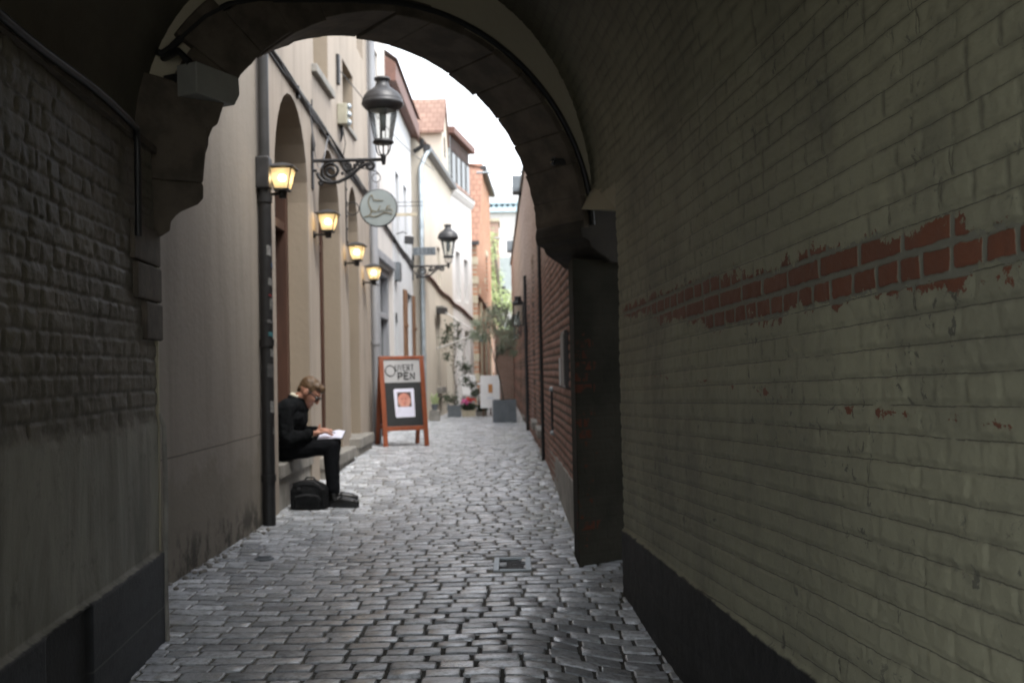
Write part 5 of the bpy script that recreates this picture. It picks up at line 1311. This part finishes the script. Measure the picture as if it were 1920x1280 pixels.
for y0, y1, z0, z1 in ((11.35, 12.1, .46, 2.75), (13.0, 13.8, .46, 2.6), (14.9, 15.6, .3, 2.45), (17.4, 18.1, .3, 2.4), (20.4, 21.2, .3, 2.4)):
    xx = (.36 - (y0 - 10) * .018 if y0 < 16.7 else .24 - (y0 - 16.7) * .0158) + .10
    pr_(MB().box(xx, xx + .06, y0 + .03, y1 - .03, z0, z1 - .03).build('window', M['darkwood'], None))
def rxx(y): return .44 - (y - 6.15) * .0208 if y < 10 else (.36 - (y - 10) * .0179 if y < 16.7 else .24 - (y - 16.7) * .0158)
for y, r_, z1, lab in ((10.95, .018, 3.0, 'thin black pipe running down the brick wall past the meter box'), (15.9, .03, 2.6, 'black pipe down the brick wall under the lanterns')):
    pipe('wall_pipe', lab, [(rxx(y) - .03, y, .1), (rxx(y) - .03, y, z1)], r_, M['black'])
# meter box
mb = thing('meter_box', 'flat dark metal box mounted on the brick wall just beyond the arch', 'box', (rxx(7.55), 7.55, 1.22))
m = MB(); m.box(-.034, .0, -.26, .26, -.22, .20); m.build('housing', M['gunmetal'], mb, bevel=.006)
m = MB(); m.box(-.040, -.0345, -.23, .24, -.20, .17); m.build('door', M['gunmetal'], mb); m = MB(); m.box(-.052, -.0405, .245, .258, -.21, .0); m.build('edge_strip', M['whitepaint'], mb)
# small pipe tap
ta = thing('wall_conduit', 'short thin conduit clipped to the brick wall below the meter box', 'conduit', (rxx(9.3) - .02, 9.3, .75)); m = MB(); m.tube([(0, 0, -.2), (0, 0, .2)], .012, 7); m.build('tube', M['gunmetal'], ta)
for z in (.2, -.2): MB().ball((0, 0, z), .024, 8, 6).build('clip', M['zinc'], ta)
# black lanterns
def make_blk():
    t = thing('carriage_lantern', 'x', 'wall lamp')
    m = MB(); m.box(-.03, 0, -.05, .05, -.22, .10); m.tube([(-.02, 0, -.1), (-.10, 0, -.16), (-.14, 0, -.22), (-.14, 0, -.24)], .01, 6); m.build('back_plate', M['black'], t)
    m = MB(); b = .075; c = -.14
    m.box(c - b, c + b, -b, b, -.24, -.22); m.box(c - b - .01, c + b + .01, -b - .01, b + .01, .10, .125)
    for sx in (-1, 1):
        for sy in (-1, 1): m.box(c + sx * b - .009, c + sx * b + .009, sy * b - .009, sy * b + .009, -.22, .10)
    m.build('cage', M['black'], t)
    m = MB(); m.lathe([(.105, .125), (.06, .175), (.055, .19), (.055, .225), (.065, .235), (.0, .245)], (c, 0, 0), 4, False); m.build('lantern_roof', M['black'], t)
    m = MB()
    for s_ in (-1, 1): m.box(c + s_ * (b - .003) - .001, c + s_ * (b - .003) + .001, -b, b, -.22, .1); m.box(c - b, c + b, s_ * (b - .003) - .001, s_ * (b - .003) + .001, -.22, .1)
    m.build('lantern_glass', M['glass'], t)
    m = MB(); m.tube([(c, 0, -.22), (c, 0, -.06)], .018, 8); m.ball((c, 0, -.03), .028, 8, 6); m.build('bulb_holder', M['enamel'], t)
    return t
bl = make_blk(); bl.location = (rxx(16.2), 16.2, 2.06); bl['label'] = 'black carriage lantern on the brick wall, the nearer of two'; bl['group'] = 'black carriage lanterns'
bl2 = copy_tree(bl); bl2.location = (rxx(19.6), 19.6, 1.95); bl2['label'] = 'black carriage lantern half hidden behind the nearer one'
# grey boxes on the wall head
def spot(lab, y, w, x0):
    t = thing('box_spotlight', lab, 'spotlight', (rxx(y), y, HW)); m = MB(); m.box(x0, x0 + w, -.2, .2, -.05 + .05, .23 + .05); m.build('housing', M['slate'], t, bevel=.008)
    m = MB(); m.box(x0 + w, .1, -.05, .05, .1, .2); m.build('arm', M['slate'], t)
    m = MB(); m.tube([(x0 - .62 if y < 20 else x0 - .3, 0, .38), (.05, 0, .38)], .02, 6); m.tube([(.05, 0, .0), (.05, 0, .38)], .02, 6); m.build('rail', M['zinc'], t); return t
spot('grey box spotlight on the brick wall head, the nearer and larger', 17.6, .22, -.165); spot('grey box spotlight on the brick wall head, the farther and smaller', 26.5, .22, -.17)

# ------------------------------------------------------------------ sandwich board
GLY = {'U': [[(0, 1), (0, .2), (.25, 0), (.75, 0), (1, .2), (1, 1)]], 'V': [[(0, 1), (.5, 0), (1, 1)]], 'E': [[(1, 1), (0, 1), (0, 0), (1, 0)], [(0, .52), (.8, .52)]],
       'R': [[(0, 0), (0, 1), (.8, 1), (1, .8), (.8, .5), (0, .5)], [(.45, .5), (1, 0)]], 'T': [[(0, 1), (1, 1)], [(.5, 1), (.5, 0)]],
       'P': [[(0, 0), (0, 1), (.8, 1), (1, .75), (.8, .45), (0, .45)]], 'N': [[(0, 0), (0, 1), (1, 0), (1, 1)]]}
def word(m, txt, x, z, w, h, gap, r, fn):
    for ch in txt:
        for s_ in GLY[ch]: m.tube([fn(x + p[0] * w, z + p[1] * h) for p in s_], r, 6)
        x += w + gap
brd = thing('sandwich_board', 'red wooden sandwich board reading ouvert and open with a pinned poster', 'sandwich board', (-1.372, 12.95, gz(-1.4, 12.95)), R(21))
Wb, Hb, LE = .60, 1.165, .20
def FB(x, z, off=0.0):           # point on the leaning front face
    return (x, LE * z / Hb - off, z)
def slab(m, x0, x1, z0, z1, f, t_):
    m.obox(FB(x0, z0, f), (x1 - x0, 0, 0), Vector(FB(0, z1)) - Vector(FB(0, z0)), (0, t_, 0))
ppm = 839.0
X_ = lambda p: (p - 433) / ppm; Z_ = lambda p: Hb - (p - 135) / ppm
for sx in (-1, 1):
    m = MB(); x0 = sx * (Wb / 2 - .03)
    m.obox(FB(x0 - .03, 0), (.06, 0, 0), Vector(FB(0, Hb - .045)), (0, .03, 0)); m.build('leg', M['redwood'], brd, bevel=.004)
    m = MB(); m.obox((x0 - .028, .46, 0), (.056, 0, 0), (0, -.24, Hb - .05), (0, .028, 0)); m.build('leg', M['redwood'], brd, bevel=.004)
m = MB(); slab(m, -Wb / 2, Wb / 2, Hb - .044, Hb, .002, .036); slab(m, -Wb / 2 + .06, Wb / 2 - .06, Z_(940), Z_(892), .001, .028); m.build('rail', M['redwood'], brd, bevel=.004)
m = MB(); m.obox((-Wb / 2 + .06, .455 - .24 * .19, .22), (Wb - .12, 0, 0), (0, -.01, .05), (0, .024, 0)); m.obox((-Wb / 2, .22, Hb - .05), (Wb, 0, 0), (0, .03, 0), (0, 0, .045)); m.build('back_rail', M['redwood'], brd)
m = MB(); m.obox((-Wb / 2 + .058, .455 - .24 * .24, .28), (Wb - .116, 0, 0), (0, -.175, .83), (0, .01, 0)); m.build('back_panel', M['chalk'], brd)
m = MB(); slab(m, -Wb / 2 + .058, Wb / 2 - .058, Z_(423), Hb - .043, -.010, .012); sgp = m.build('sign_panel', M['signgrey'], brd)
m = MB(); slab(m, -Wb / 2 + .058, Wb / 2 - .058, Z_(893), Z_(427), -.012, .012); m.build('chalkboard', M['chalk'], brd)
m = MB(); fn = lambda x, z: FB(x, z, -.008)
oc = (X_(302), Z_(295))
m.tube([fn(oc[0] + .064 * math.cos(a_), oc[1] + .068 * math.sin(a_)) for a_ in np.linspace(0, 2 * PI, 41)], .0062, 6, False)
for a_ in (PI / 2, -PI / 2, PI, 0): m.ball(fn(oc[0] + .064 * math.cos(a_), oc[1] + .068 * math.sin(a_)), (.016, .005, .009) if abs(math.cos(a_)) < .5 else (.009, .005, .016), 8, 6)
m.build('lettering', M['ink'], brd); m = MB()
word(m, 'UVERT', X_(362), Z_(296), .034, .078, .0175, .0056, fn)
m.build('lettering', M['ink'], brd); m = MB()
word(m, 'PEN', X_(386), Z_(388), .056, .082, .025, .0105, fn)
m.build('lettering', M['ink'], brd)
m = MB(); px0, px1, pz0, pz1 = X_(328), X_(552), Z_(800), Z_(490)
c_ = .016
poly = [(px0 + c_ * 1.3, pz0), (px1 - .004, pz0 + .004), (px1, pz1 - .01), (px1 - .012, pz1), (px0 + c_, pz1 - .002), (px0 - .004, pz1 - c_), (px0 + .006, pz0 + c_)]
n_ = len(poly); vs = [FB(p[0], p[1], -.0085) for p in poly] + [FB(p[0], p[1], -.0115) for p in poly]
m.add(vs, [tuple(range(n_)), tuple(range(n_, 2 * n_))[::-1]] + [(i, (i + 1) % n_, n_ + (i + 1) % n_, n_ + i) for i in range(n_)])
po = m.build('poster', M['paper'], brd)
def flat(name, polyp, mat, lift, par):
    m = MB(); n_ = len(polyp); m.add([FB(p[0], p[1], -.0085 + lift + .0) for p in polyp] , [tuple(range(n_))]); return m.build(name, mat, par)
ell = lambda cx_, cz_, rx_, rz_, n=20: [(cx_ + rx_ * math.cos(2 * PI * i / n), cz_ + rz_ * math.sin(2 * PI * i / n)) for i in range(n)]
flat('photo', [(X_(362), Z_(686)), (X_(518), Z_(686)), (X_(514), Z_(528)), (X_(362), Z_(528))], worn('photo_dark_print', (.09, .05, .045), .5, .3, 40), .0006, po)
fl_ = lambda *a: flat(*a)
flat('photo_face', ell(X_(436), Z_(612), .083, .088), worn('photo_skin_print', (.62, .26, .19), .5, .25, 22), .0012, po)
flat('photo_hands', [(X_(366), Z_(610)), (X_(392), Z_(598)), (X_(412), Z_(650)), (X_(424), Z_(684)), (X_(398), Z_(684)), (X_(370), Z_(650))], worn('photo_hand_print', (.66, .34, .26), .5, .2, 30), .0018, po)
flat('photo_hands', [(X_(508), Z_(598)), (X_(486), Z_(592)), (X_(458), Z_(650)), (X_(448), Z_(684)), (X_(484), Z_(684)), (X_(508), Z_(640))], worn('photo_hand_print2', (.66, .34, .26), .5, .2, 30), .0018, po)
for k, (a_, b_) in enumerate(((408, 420), (448, 462))): flat('photo_eyes', ell(X_((a_ + b_) / 2), Z_(600), .011, .004, 10), M['ink'], .0022, po)
flat('photo_mouth', ell(X_(436), Z_(650), .012, .005, 10), worn('photo_lip_print', (.40, .08, .07), .5, .2, 30), .0022, po)
m = MB()
for k in range(3): m.obox(FB(X_(355), Z_(715 + k * 16), -.0082), (.05 - k * .008, 0, 0), (0, .0005, .004), (0, .001, 0))
m.build('caption', worn('grey_print', (.45, .45, .5), .6, .2, 30), po)

# ------------------------------------------------------------------ the seated man
def fuse(name, mb, voxel, mat, parent=None, smooth=4, noise=0.0):
    o = mb.build('tmp', None)
    r_ = o.modifiers.new('r', 'REMESH'); r_.mode = 'VOXEL'; r_.voxel_size = voxel; r_.use_smooth_shade = True
    s_ = o.modifiers.new('s', 'SMOOTH'); s_.iterations = smooth; s_.factor = .5
    dg = bpy.context.evaluated_depsgraph_get(); dg.update()
    me = bpy.data.meshes.new_from_object(o.evaluated_get(dg)); me.name = name
    bpy.data.objects.remove(o)
    me.materials.clear(); me.materials.append(mat)
    if noise:
        n = len(me.vertices); co = np.empty(n * 3, np.float32); me.vertices.foreach_get('co', co); co = co.reshape(-1, 3)
        no = np.empty(n * 3, np.float32); me.vertices.foreach_get('normal', no); no = no.reshape(-1, 3)
        d = (fbm(co[:, 0] * 16 + co[:, 1] * 9, co[:, 2] * 14 - co[:, 1] * 5, 3, 91) - .5) * 2 * noise
        co += no * d[:, None]; me.vertices.foreach_set('co', co.reshape(-1)); me.update()
    me.polygons.foreach_set('use_smooth', np.ones(len(me.polygons), bool))
    ob = bpy.data.objects.new(name, me); COL.objects.link(ob)
    if parent: ob.parent = parent
    return ob
def limb(m, pts, rs, seg=12):
    pts = [Vector(p) for p in pts]; n = len(pts)
    # resample smoothly
    out = []; rr = []
    for i in range(n - 1):
        for k in range(6):
            t = k / 6; out.append(pts[i].lerp(pts[i + 1], t)); rr.append(rs[i] + (rs[i + 1] - rs[i]) * t)
    out.append(pts[-1]); rr.append(rs[-1])
    m.tube(out, rr, seg)
    for p, r_ in zip(pts, rs): m.ball(p, r_ * .995, 12, 8)
PO = Vector((-1.75, 8.5, .037))
L_ = lambda x, y, z: Vector((x, y, z)) - PO
HN, HF = L_(-1.97, 8.41, .510), L_(-1.97, 8.60, .510)
KN, KF = L_(-1.47, 8.385, .540), L_(-1.51, 8.66, .545)
AN, AF = L_(-1.462, 8.37, .150), L_(-1.52, 8.69, .155)
TN, TF = L_(-1.275, 8.345, .075), L_(-1.335, 8.70, .08)
PEL, BEL, CH, NB = L_(-1.985, 8.505, .545), L_(-1.93, 8.505, .66), L_(-1.845, 8.505, .80), L_(-1.79, 8.51, .905)
SN, SF = L_(-1.845, 8.335, .845), L_(-1.83, 8.675, .85)
EN_, EF = L_(-1.835, 8.285, .605), L_(-1.80, 8.72, .62)
WN, WF = L_(-1.625, 8.355, .640), L_(-1.625, 8.62, .650)
HC = L_(-1.678, 8.512, .985)
fv = Vector((.76, -.06, -.65)).normalized(); yv = Vector((0, 1, 0)); yv = (yv - fv * yv.dot(fv)).normalized(); uv_ = fv.cross(yv).normalized()
if uv_.z < 0: uv_ = -uv_
HM = Matrix((fv, yv, uv_)).transposed()
hp = lambda f, s, u: HC + fv * f + yv * s + uv_ * u
m = MB()
m.ball(hp(-.012, 0, .018), (.098, .075, .092), 20, 14, HM); m.ball(hp(.03, 0, -.02), (.062, .062, .085), 16, 12, HM)
m.ball(hp(.045, 0, -.068), (.046, .048, .042), 14, 10, HM); m.ball(hp(.074, 0, -.098), (.022, .024, .018), 10, 8, HM)
m.tube([hp(.084, 0, .022), hp(.100, 0, -.008), hp(.113, 0, -.030)], [.009, .011, .013], 8); m.ball(hp(.108, 0, -.034), (.014, .017, .010), 8, 6, HM)
m.ball(hp(.080, 0, .032), (.016, .050, .012), 12, 8, HM); m.ball(hp(.088, 0, -.064), (.010, .021, .007), 8, 6, HM); m.ball(hp(.085, 0, -.075), (.010, .018, .007), 8, 6, HM)
for s_ in (-1, 1):
    m.ball(hp(-.008, s_ * .076, -.008), (.021, .008, .032), 10, 8, HM); m.ball(hp(.070, s_ * .030, -.022), (.018, .020, .018), 8, 6, HM)
limb(m, [NB + Vector((-.01, 0, -.02)), NB.lerp(HC, .45) + Vector((-.005, 0, .01)), hp(-.025, 0, -.05)], [.060, .056, .056])
for c_, r_ in ((PEL, (.10, .15, .10)), (BEL, (.10, .135, .11)), (CH, (.105, .15, .12)), (CH + Vector((.02, 0, .07)), (.08, .14, .06))): m.ball(c_, r_, 14, 10)
limb(m, [PEL, BEL, CH, NB], [.09, .09, .09, .055])
for h_, k_, a_, t_ in ((HN, KN, AN, TN), (HF, KF, AF, TF)):
    limb(m, [h_, k_, k_.lerp(a_, .35) + Vector((-.01, 0, 0)), a_], [.075, .052, .050, .034]); limb(m, [a_ + Vector((-.01, 0, -.05)), t_ + Vector((0, 0, -.01))], [.030, .024])
for s_, e_, w_ in ((SN, EN_, WN), (SF, EF, WF)):
    limb(m, [CH + Vector((.02, 0, .05)), s_, e_, e_.lerp(w_, .3), w_], [.06, .046, .036, .036, .024])
# near (right) hand: flat, fingers reaching over the page, thumb lifted
m.ball(L_(-1.578, 8.362, .650), (.046, .036, .017), 14, 10); m.tube([WN, L_(-1.60, 8.36, .648)], [.023, .026], 10)
for i in range(4):
    y0 = 8.335 + i * .0185; L0 = (.058, .074, .078, .066)[i]
    b_ = L_(-1.545, y0, .656 - abs(i - 1.2) * .002); k1 = b_ + Vector((L0 * .5, .004, .006 - .004 * i)); k2 = k1 + Vector((L0 * .33, .004, -.006 - .003 * i)); k3 = k2 + Vector((L0 * .22, .003, -.010))
    m.tube([L_(-1.58, 8.352 + i * .012, .65), b_, k1, k2, k3], [.011, .0095, .009, .008, .0065], 8); m.ball(k3, .0066, 8, 6)
m.tube([L_(-1.595, 8.385, .655), L_(-1.583, 8.400, .678), L_(-1.578, 8.404, .700), L_(-1.574, 8.404, .716)], [.014, .012, .010, .008], 8); m.ball(L_(-1.574, 8.404, .716), .008, 8, 6)
# far (left) hand: curled round a pencil
m.ball(L_(-1.58, 8.605, .657), (.042, .034, .020), 14, 10); m.tube([WF, L_(-1.60, 8.61, .655)], [.023, .026], 10)
for i in range(4):
    y0 = 8.578 + i * .018; b_ = L_(-1.548, y0, .660)
    k1 = b_ + Vector((.028, -.006, -.004)); k2 = k1 + Vector((.012, -.006, -.020)); k3 = k2 + Vector((-.012, -.003, -.010))
    m.tube([L_(-1.58, 8.59 + i * .01, .655), b_, k1, k2, k3], [.011, .0095, .009, .008, .0065], 8); m.ball(k3, .0066, 8, 6)
m.tube([L_(-1.59, 8.585, .655), L_(-1.56, 8.560, .652), L_(-1.537, 8.562, .645)], [.013, .011, .008], 8); m.ball(L_(-1.537, 8.562, .645), .008, 8, 6)
man = fuse('person', m, .0045, M['skin'], None, 3); man.location = PO + Vector((-.035, 0, 0))
tag(man, 'man in dark coat and glasses sitting on a step, bent over a notebook', 'person')
# hair
m = MB(); m.ball(hp(-.024, 0, .034), (.098, .081, .088), 20, 14, HM); m.ball(hp(.025, 0, .078), (.062, .066, .038), 16, 10, HM); m.ball(hp(.062, 0, .086), (.032, .050, .024), 12, 8, HM); m.ball(hp(.080, -.01, .072), (.016, .038, .018), 12, 8, HM); m.ball(hp(-.07, 0, -.015), (.038, .064, .050), 14, 10, HM)
for s_ in (-1, 1): m.ball(hp(.018, s_ * .068, .018), (.016, .008, .036), 8, 6, HM)
fuse('hair', m, .0045, M['hair'], man, 1, .009)
# glasses
m = MB()
for s_ in (-1, 1):
    m.tube([hp(-.004, s_ * .080, .012), hp(.055, s_ * .078, .010), hp(.094, s_ * .062, .006)], .0042, 6)
    m.tube([hp(.098, s_ * .034 + .027 * math.cos(a_), -.002 + .020 * math.sin(a_)) for a_ in np.linspace(0, 2 * PI, 21)], .0038, 6, False)
m.tube([hp(.099, -.008, .004), hp(.103, 0, .007), hp(.099, .008, .004)], .003, 6); gls = m.build('glasses', M['black'], man)
m = MB()
for s_ in (-1, 1): m.ball(hp(.083, s_ * .031, .001), .0115, 10, 8)
m.build('eyes', M['enamel'], man)
# coat
m = MB()
for c_, r_ in ((PEL + Vector((.0, 0, -.01)), (.135, .185, .09)), (BEL + Vector((.01, 0, 0)), (.135, .17, .12)), (CH, (.145, .185, .13)), (CH + Vector((.03, 0, .06)), (.125, .175, .085)), (CH + Vector((.055, 0, -.03)), (.10, .14, .11)), (CH + Vector((.05, -.075, -.04)), (.085, .09, .12)), (BEL + Vector((.085, 0, .03)), (.085, .13, .10)), (NB + Vector((-.015, 0, -.01)), (.085, .10, .042))): m.ball(c_, r_, 18, 12)
for s_, e_, w_ in ((SN, EN_, WN), (SF, EF, WF)):
    limb(m, [CH + Vector((.01, (s_.y - CH.y) * .6, .05)), s_ + Vector((0, 0, -.005)), s_.lerp(e_, .55) + Vector((-.005, 0, 0)), e_ + Vector((0, 0, -.005)), e_.lerp(w_, .5), e_.lerp(w_, .86)], [.085, .078, .068, .066, .056, .046])
limb(m, [PEL + Vector((0, -.12, .0)), PEL + Vector((.12, -.11, .0))], [.085, .05]); limb(m, [PEL + Vector((0, .12, .0)), PEL + Vector((.12, .11, .0))], [.085, .05])
fuse('coat', m, .007, M['coat'], man, 4, .016)
m = MB(); m.tube([NB + Vector((-.055, 0, .045)) + Vector((.055 * (1 - math.cos(a_)) * .9, .066 * math.sin(a_), -.035 * (1 - math.cos(a_)) * .5)) for a_ in np.linspace(-2.3, 2.3, 19)], .016, 8)
m.tube([CH + Vector((.14, -.03, .06)), NB + Vector((.07, -.04, .01)), NB + Vector((.03, -.07, .03))], .014, 8); m.build('collar', M['coat'], man)
# shirt: collar, cuffs, tail below the coat
m = MB(); m.tube([NB + Vector((-.040, 0, .065)) + Vector((.050 * (1 - math.cos(a_)) * .9, .060 * math.sin(a_), -.03 * (1 - math.cos(a_)) * .5)) for a_ in np.linspace(-2.0, 2.0, 17)], .013, 8)
for e_, w_ in ((EN_, WN), (EF, WF)): m.tube([e_.lerp(w_, .84), e_.lerp(w_, .97)], [.037, .034], 12)
m.ball(PEL + Vector((.035, -.03, -.040)), (.105, .155, .045), 16, 10); m.build('shirt', M['shirt'], man)
# trousers, shoes
m = MB()
m.ball(PEL + Vector((.0, 0, -.035)), (.12, .17, .075), 16, 10)
for h_, k_, a_ in ((HN, KN, AN), (HF, KF, AF)):
    limb(m, [h_ + Vector((0, 0, -.006)), h_.lerp(k_, .5) + Vector((0, 0, -.004)), k_, k_.lerp(a_, .3) + Vector((-.012, 0, 0)), k_.lerp(a_, .7) + Vector((-.006, 0, 0)), a_ + Vector((0, 0, .035))], [.090, .084, .069, .066, .058, .056])
fuse('trousers', m, .007, M['trouser'], man, 3, .007)
for a_, t_ in ((AN, TN), (AF, TF)):
    m = MB(); g0 = gz(-1.4, 8.4) - PO.z
    limb(m, [a_ + Vector((-.005, 0, .05)), a_ + Vector((0, 0, -.03)), a_ + Vector((.02, 0, -.06))], [.047, .046, .045])
    b0_ = Vector((a_.x - .035, a_.y, g0 + .036)); b1_ = Vector((t_.x, t_.y, g0 + .030))
    limb(m, [b0_, b0_.lerp(b1_, .5) + Vector((0, 0, .012)), b1_ + Vector((-.035, 0, .004)), b1_], [.036, .045, .040, .028])
    sh = fuse('shoe', m, .006, M['leather'], man, 3)
    m = MB(); pts = []
    for k in range(20):
        an_ = 2 * PI * k / 20; f_ = .5 + .5 * math.cos(an_); w_ = .040 * abs(math.sin(an_)) ** .7 * (1 if math.sin(an_) > 0 else -1) * (.85 + .25 * f_)
        pts.append((b0_.x - .03 + (b1_.x + .025 - b0_.x + .03) * f_, (a_.y + (t_.y - a_.y) * f_) + w_))
    m.prism(pts, (0, 0, g0 + .001), (1, 0, 0), (0, 1, 0), (0, 0, .02)); s_ = m.build('sole', M['black'], None); s_.parent = sh
# notebook and pencil
nb = thing('notebook', 'open notebook with white pages lying on the seated man\'s knee', 'notebook', (-1.53, 8.49, .622)); nb.rotation_euler = (R(9), R(-1), R(4))
m = MB(); m.box(-.105, .105, -.15, .15, -.006, 0); m.build('cover', M['leather'], nb)
for s_ in (-1, 1):
    m = MB(); n = 8; vs = []
    for k in range(n + 1):
        x = s_ * .10 * k / n; z = .002 + .009 * math.sin(PI * min(1, k / n * 1.15)) 
        vs += [(x, -.145, .0005), (x, .145, .0005), (x, -.145, z), (x, .145, z)]
    fs = []
    for k in range(n): a_ = 4 * k; fs += [(a_ + 2, a_ + 6, a_ + 7, a_ + 3), (a_, a_ + 4, a_ + 6, a_ + 2), (a_ + 1, a_ + 3, a_ + 7, a_ + 5)]
    m.add(vs, fs, False); m.build('page', M['paper'], nb)
pe = tag(MB().tube([(-1.58, 8.565, .648), (-1.505, 8.50, .640), (-1.498, 8.494, .6395)], [.0035, .0035, .0008], 6).build('pencil', M['ink'], None), 'dark pencil held in the seated man\'s left hand', 'pencil')
# backpack
bp = thing('backpack', 'black backpack on the cobbles beside the seated man\'s foot', 'backpack', (-1.675, 8.27, gz(-1.675, 8.27) + .004)); bp.scale = (1.05, 1, .84)
m = MB(); m.ball((0, 0, .14), (.15, .10, .135), 20, 14); m.obox((-.135, -.085, .0), (.27, 0, 0), (0, .17, 0), (0, 0, .19)); m.ball((-.02, .0, .20), (.12, .085, .07), 16, 10)
fuse('bag_body', m, .008, M['nylon'], bp, 10, .008)
m = MB(); m.ball((.0, -.09, .085), (.11, .035, .075), 16, 10); m.obox((-.10, -.115, .005), (.20, 0, 0), (0, .04, 0), (0, 0, .09)); fuse('front_pocket', m, .008, M['nylon'], bp, 8, .006)
m = MB(); m.tube([(-.10, -.075, .22), (-.11, -.1, .25), (-.04, -.09, .275), (.05, -.085, .265), (.10, -.085, .21), (.13, -.07, .12)], .0075, 6); m.tube([(-.04, 0, .265), (-.02, 0, .295), (.03, 0, .293), (.05, 0, .262)], .009, 8); m.build('strap', M['black'], bp)
m = MB(); m.tube([(-.09, -.122, .13), (.0, -.128, .145), (.09, -.122, .13)], .004, 5); m.box(-.075, -.055, -.112, -.10, .195, .215); m.build('zip', M['gunmetal'], bp)

# ------------------------------------------------------------------ fittings in the passage
dvec = Vector((.447, .894, 0)); qv = Vector((-.894, .447, 0))
al = thing('alarm_box', 'pale grey metal box fixed over the left corbel of the arch', 'box', (-1.345, 4.35, 2.37))
m = MB(); m.prism([(0, 0), (.24, 0), (.275, .055), (.27, .135), (0, .14)], (0, 0, 0), dvec, (0, 0, 1), qv * .115); m.build('housing', worn('dull_grey_box', (.30, .30, .275), .6, .15, 8), al, bevel=.005)
m = MB(); m.obox(qv * .115 - dvec * .01, dvec * .2, qv * .25, (0, 0, .10)); m.tube([qv * .04 + Vector((0, 0, .14)), qv * .08 - dvec * .02 + Vector((0, 0, .19)), qv * .25 + Vector((0, 0, .17))], .016, 8); m.build('mount', M['black'], al)
sc = thing('security_camera', 'small dark security camera under the right side of the arch', 'camera', tuple(onplane(1070, 305, E0 + EN * .06, EN)))
o_ = Vector(sc.location); e1 = onplane(1041, 303, E0 + EN * .05, EN) - o_; e2 = onplane(1062, 303, E0 + EN * .05, EN) - o_
m = MB(); m.tube([e1, e2], .022, 12); m.tube([e1 * 1.12, e1], .026, 12); m.build('camera_body', M['gunmetal'], sc)
m = MB(); m.tube([e2, (0, 0, 0), Vector((.03, .02, .01))], .018, 10); m.build('mount', M['black'], sc)
m = MB(); m.ball(e1 * 1.12, .018, 8, 6); m.build('lens', M['lens'], sc)
ce = []
for t_ in np.linspace(.02, 1.75, 40): ce.append(ept(ac + (aa + .055) * math.cos(t_), az + (ab + .055) * math.sin(t_), -.022))
for p in ((480, 3), (425, 12), (380, 35), (340, 70), (318, 93), (300, 104), (292, 100)): s_, z_ = uv(*p); ce.append(ept(s_, z_, -.025))
cab = tag(MB().tube(ce, .016, 8).build('arch_cable', M['black'], None), 'black cable clipped round the curve of the arch', 'cable')
pts = [Vector(tunnel_pt(WL + .045, y)) + Vector((0, 0, 2.125 + .012 * math.sin(y * 4))) for y in np.linspace(1.2, 3.95, 18)]
pts += [Vector(tunnel_pt(WL + .045, 3.965)) + Vector((0, 0, z)) for z in (2.05, 1.9, 1.7)]  # downward run is a dark strip drawn for a shadow gap
tag(MB().tube(pts, .014, 8).build('wall_cable', M['black'], None), 'thick dark cable along the head of the left passage wall, with a dark strip for the shadow gap at its end', 'cable')

# ------------------------------------------------------------------ sky, sun, camera
W = bpy.data.worlds.new('World'); SC.world = W; W.use_nodes = True
nt = W.node_tree; bg = nt.nodes['Background']
sky = nt.nodes.new('ShaderNodeTexSky'); sky.sky_type = 'NISHITA'; sky.sun_disc = False
SUN_EL, SUN_AZ = 60.0, 135.0           # azimuth clockwise from +Y
sky.sun_elevation = R(SUN_EL); sky.sun_rotation = R(SUN_AZ); sky.air_density = 1.0; sky.dust_density = 1.5; sky.ozone_density = 1.0
hs_ = nt.nodes.new('ShaderNodeHueSaturation'); hs_.inputs['Saturation'].default_value = .24
nt.links.new(sky.outputs[0], hs_.inputs['Color']); nt.links.new(hs_.outputs[0], bg.inputs[0]); bg.inputs[1].default_value = .15
sl_ = bpy.data.lights.new('sun', 'SUN'); sl_.energy = .8; sl_.angle = R(25); sl_.color = (1, .96, .90)
so_ = bpy.data.objects.new('sun', sl_); COL.objects.link(so_)
dv = Vector((math.sin(R(SUN_AZ)) * math.cos(R(SUN_EL)), math.cos(R(SUN_AZ)) * math.cos(R(SUN_EL)), math.sin(R(SUN_EL))))
so_.rotation_euler = dv.to_track_quat('Z', 'Y').to_euler(); so_.location = (6, -4, 14)

cd = bpy.data.cameras.new('camera'); cam = bpy.data.objects.new('camera', cd); COL.objects.link(cam)
mt_ = Matrix((CR, CU, -FW)).transposed().to_4x4(); mt_.translation = CP; cam.matrix_world = mt_
cd.sensor_width = 36; cd.lens = F / 1920 * 36; cd.clip_start = .05; cd.clip_end = 500
cd.dof.use_dof = True; cd.dof.focus_distance = 2.6; cd.dof.aperture_fstop = 4.5
SC.camera = cam
SC.cycles.use_denoising = True; SC.cycles.max_bounces = 8; SC.cycles.diffuse_bounces = 5; SC.cycles.glossy_bounces = 4; SC.cycles.transparent_max_bounces = 12
SC.cycles.sample_clamp_indirect = 6.0
vs_ = SC.view_settings; vs_.view_transform = 'Standard'; vs_.look = 'None'; vs_.exposure = 2.1; vs_.gamma = 1; vs_.use_curve_mapping = False
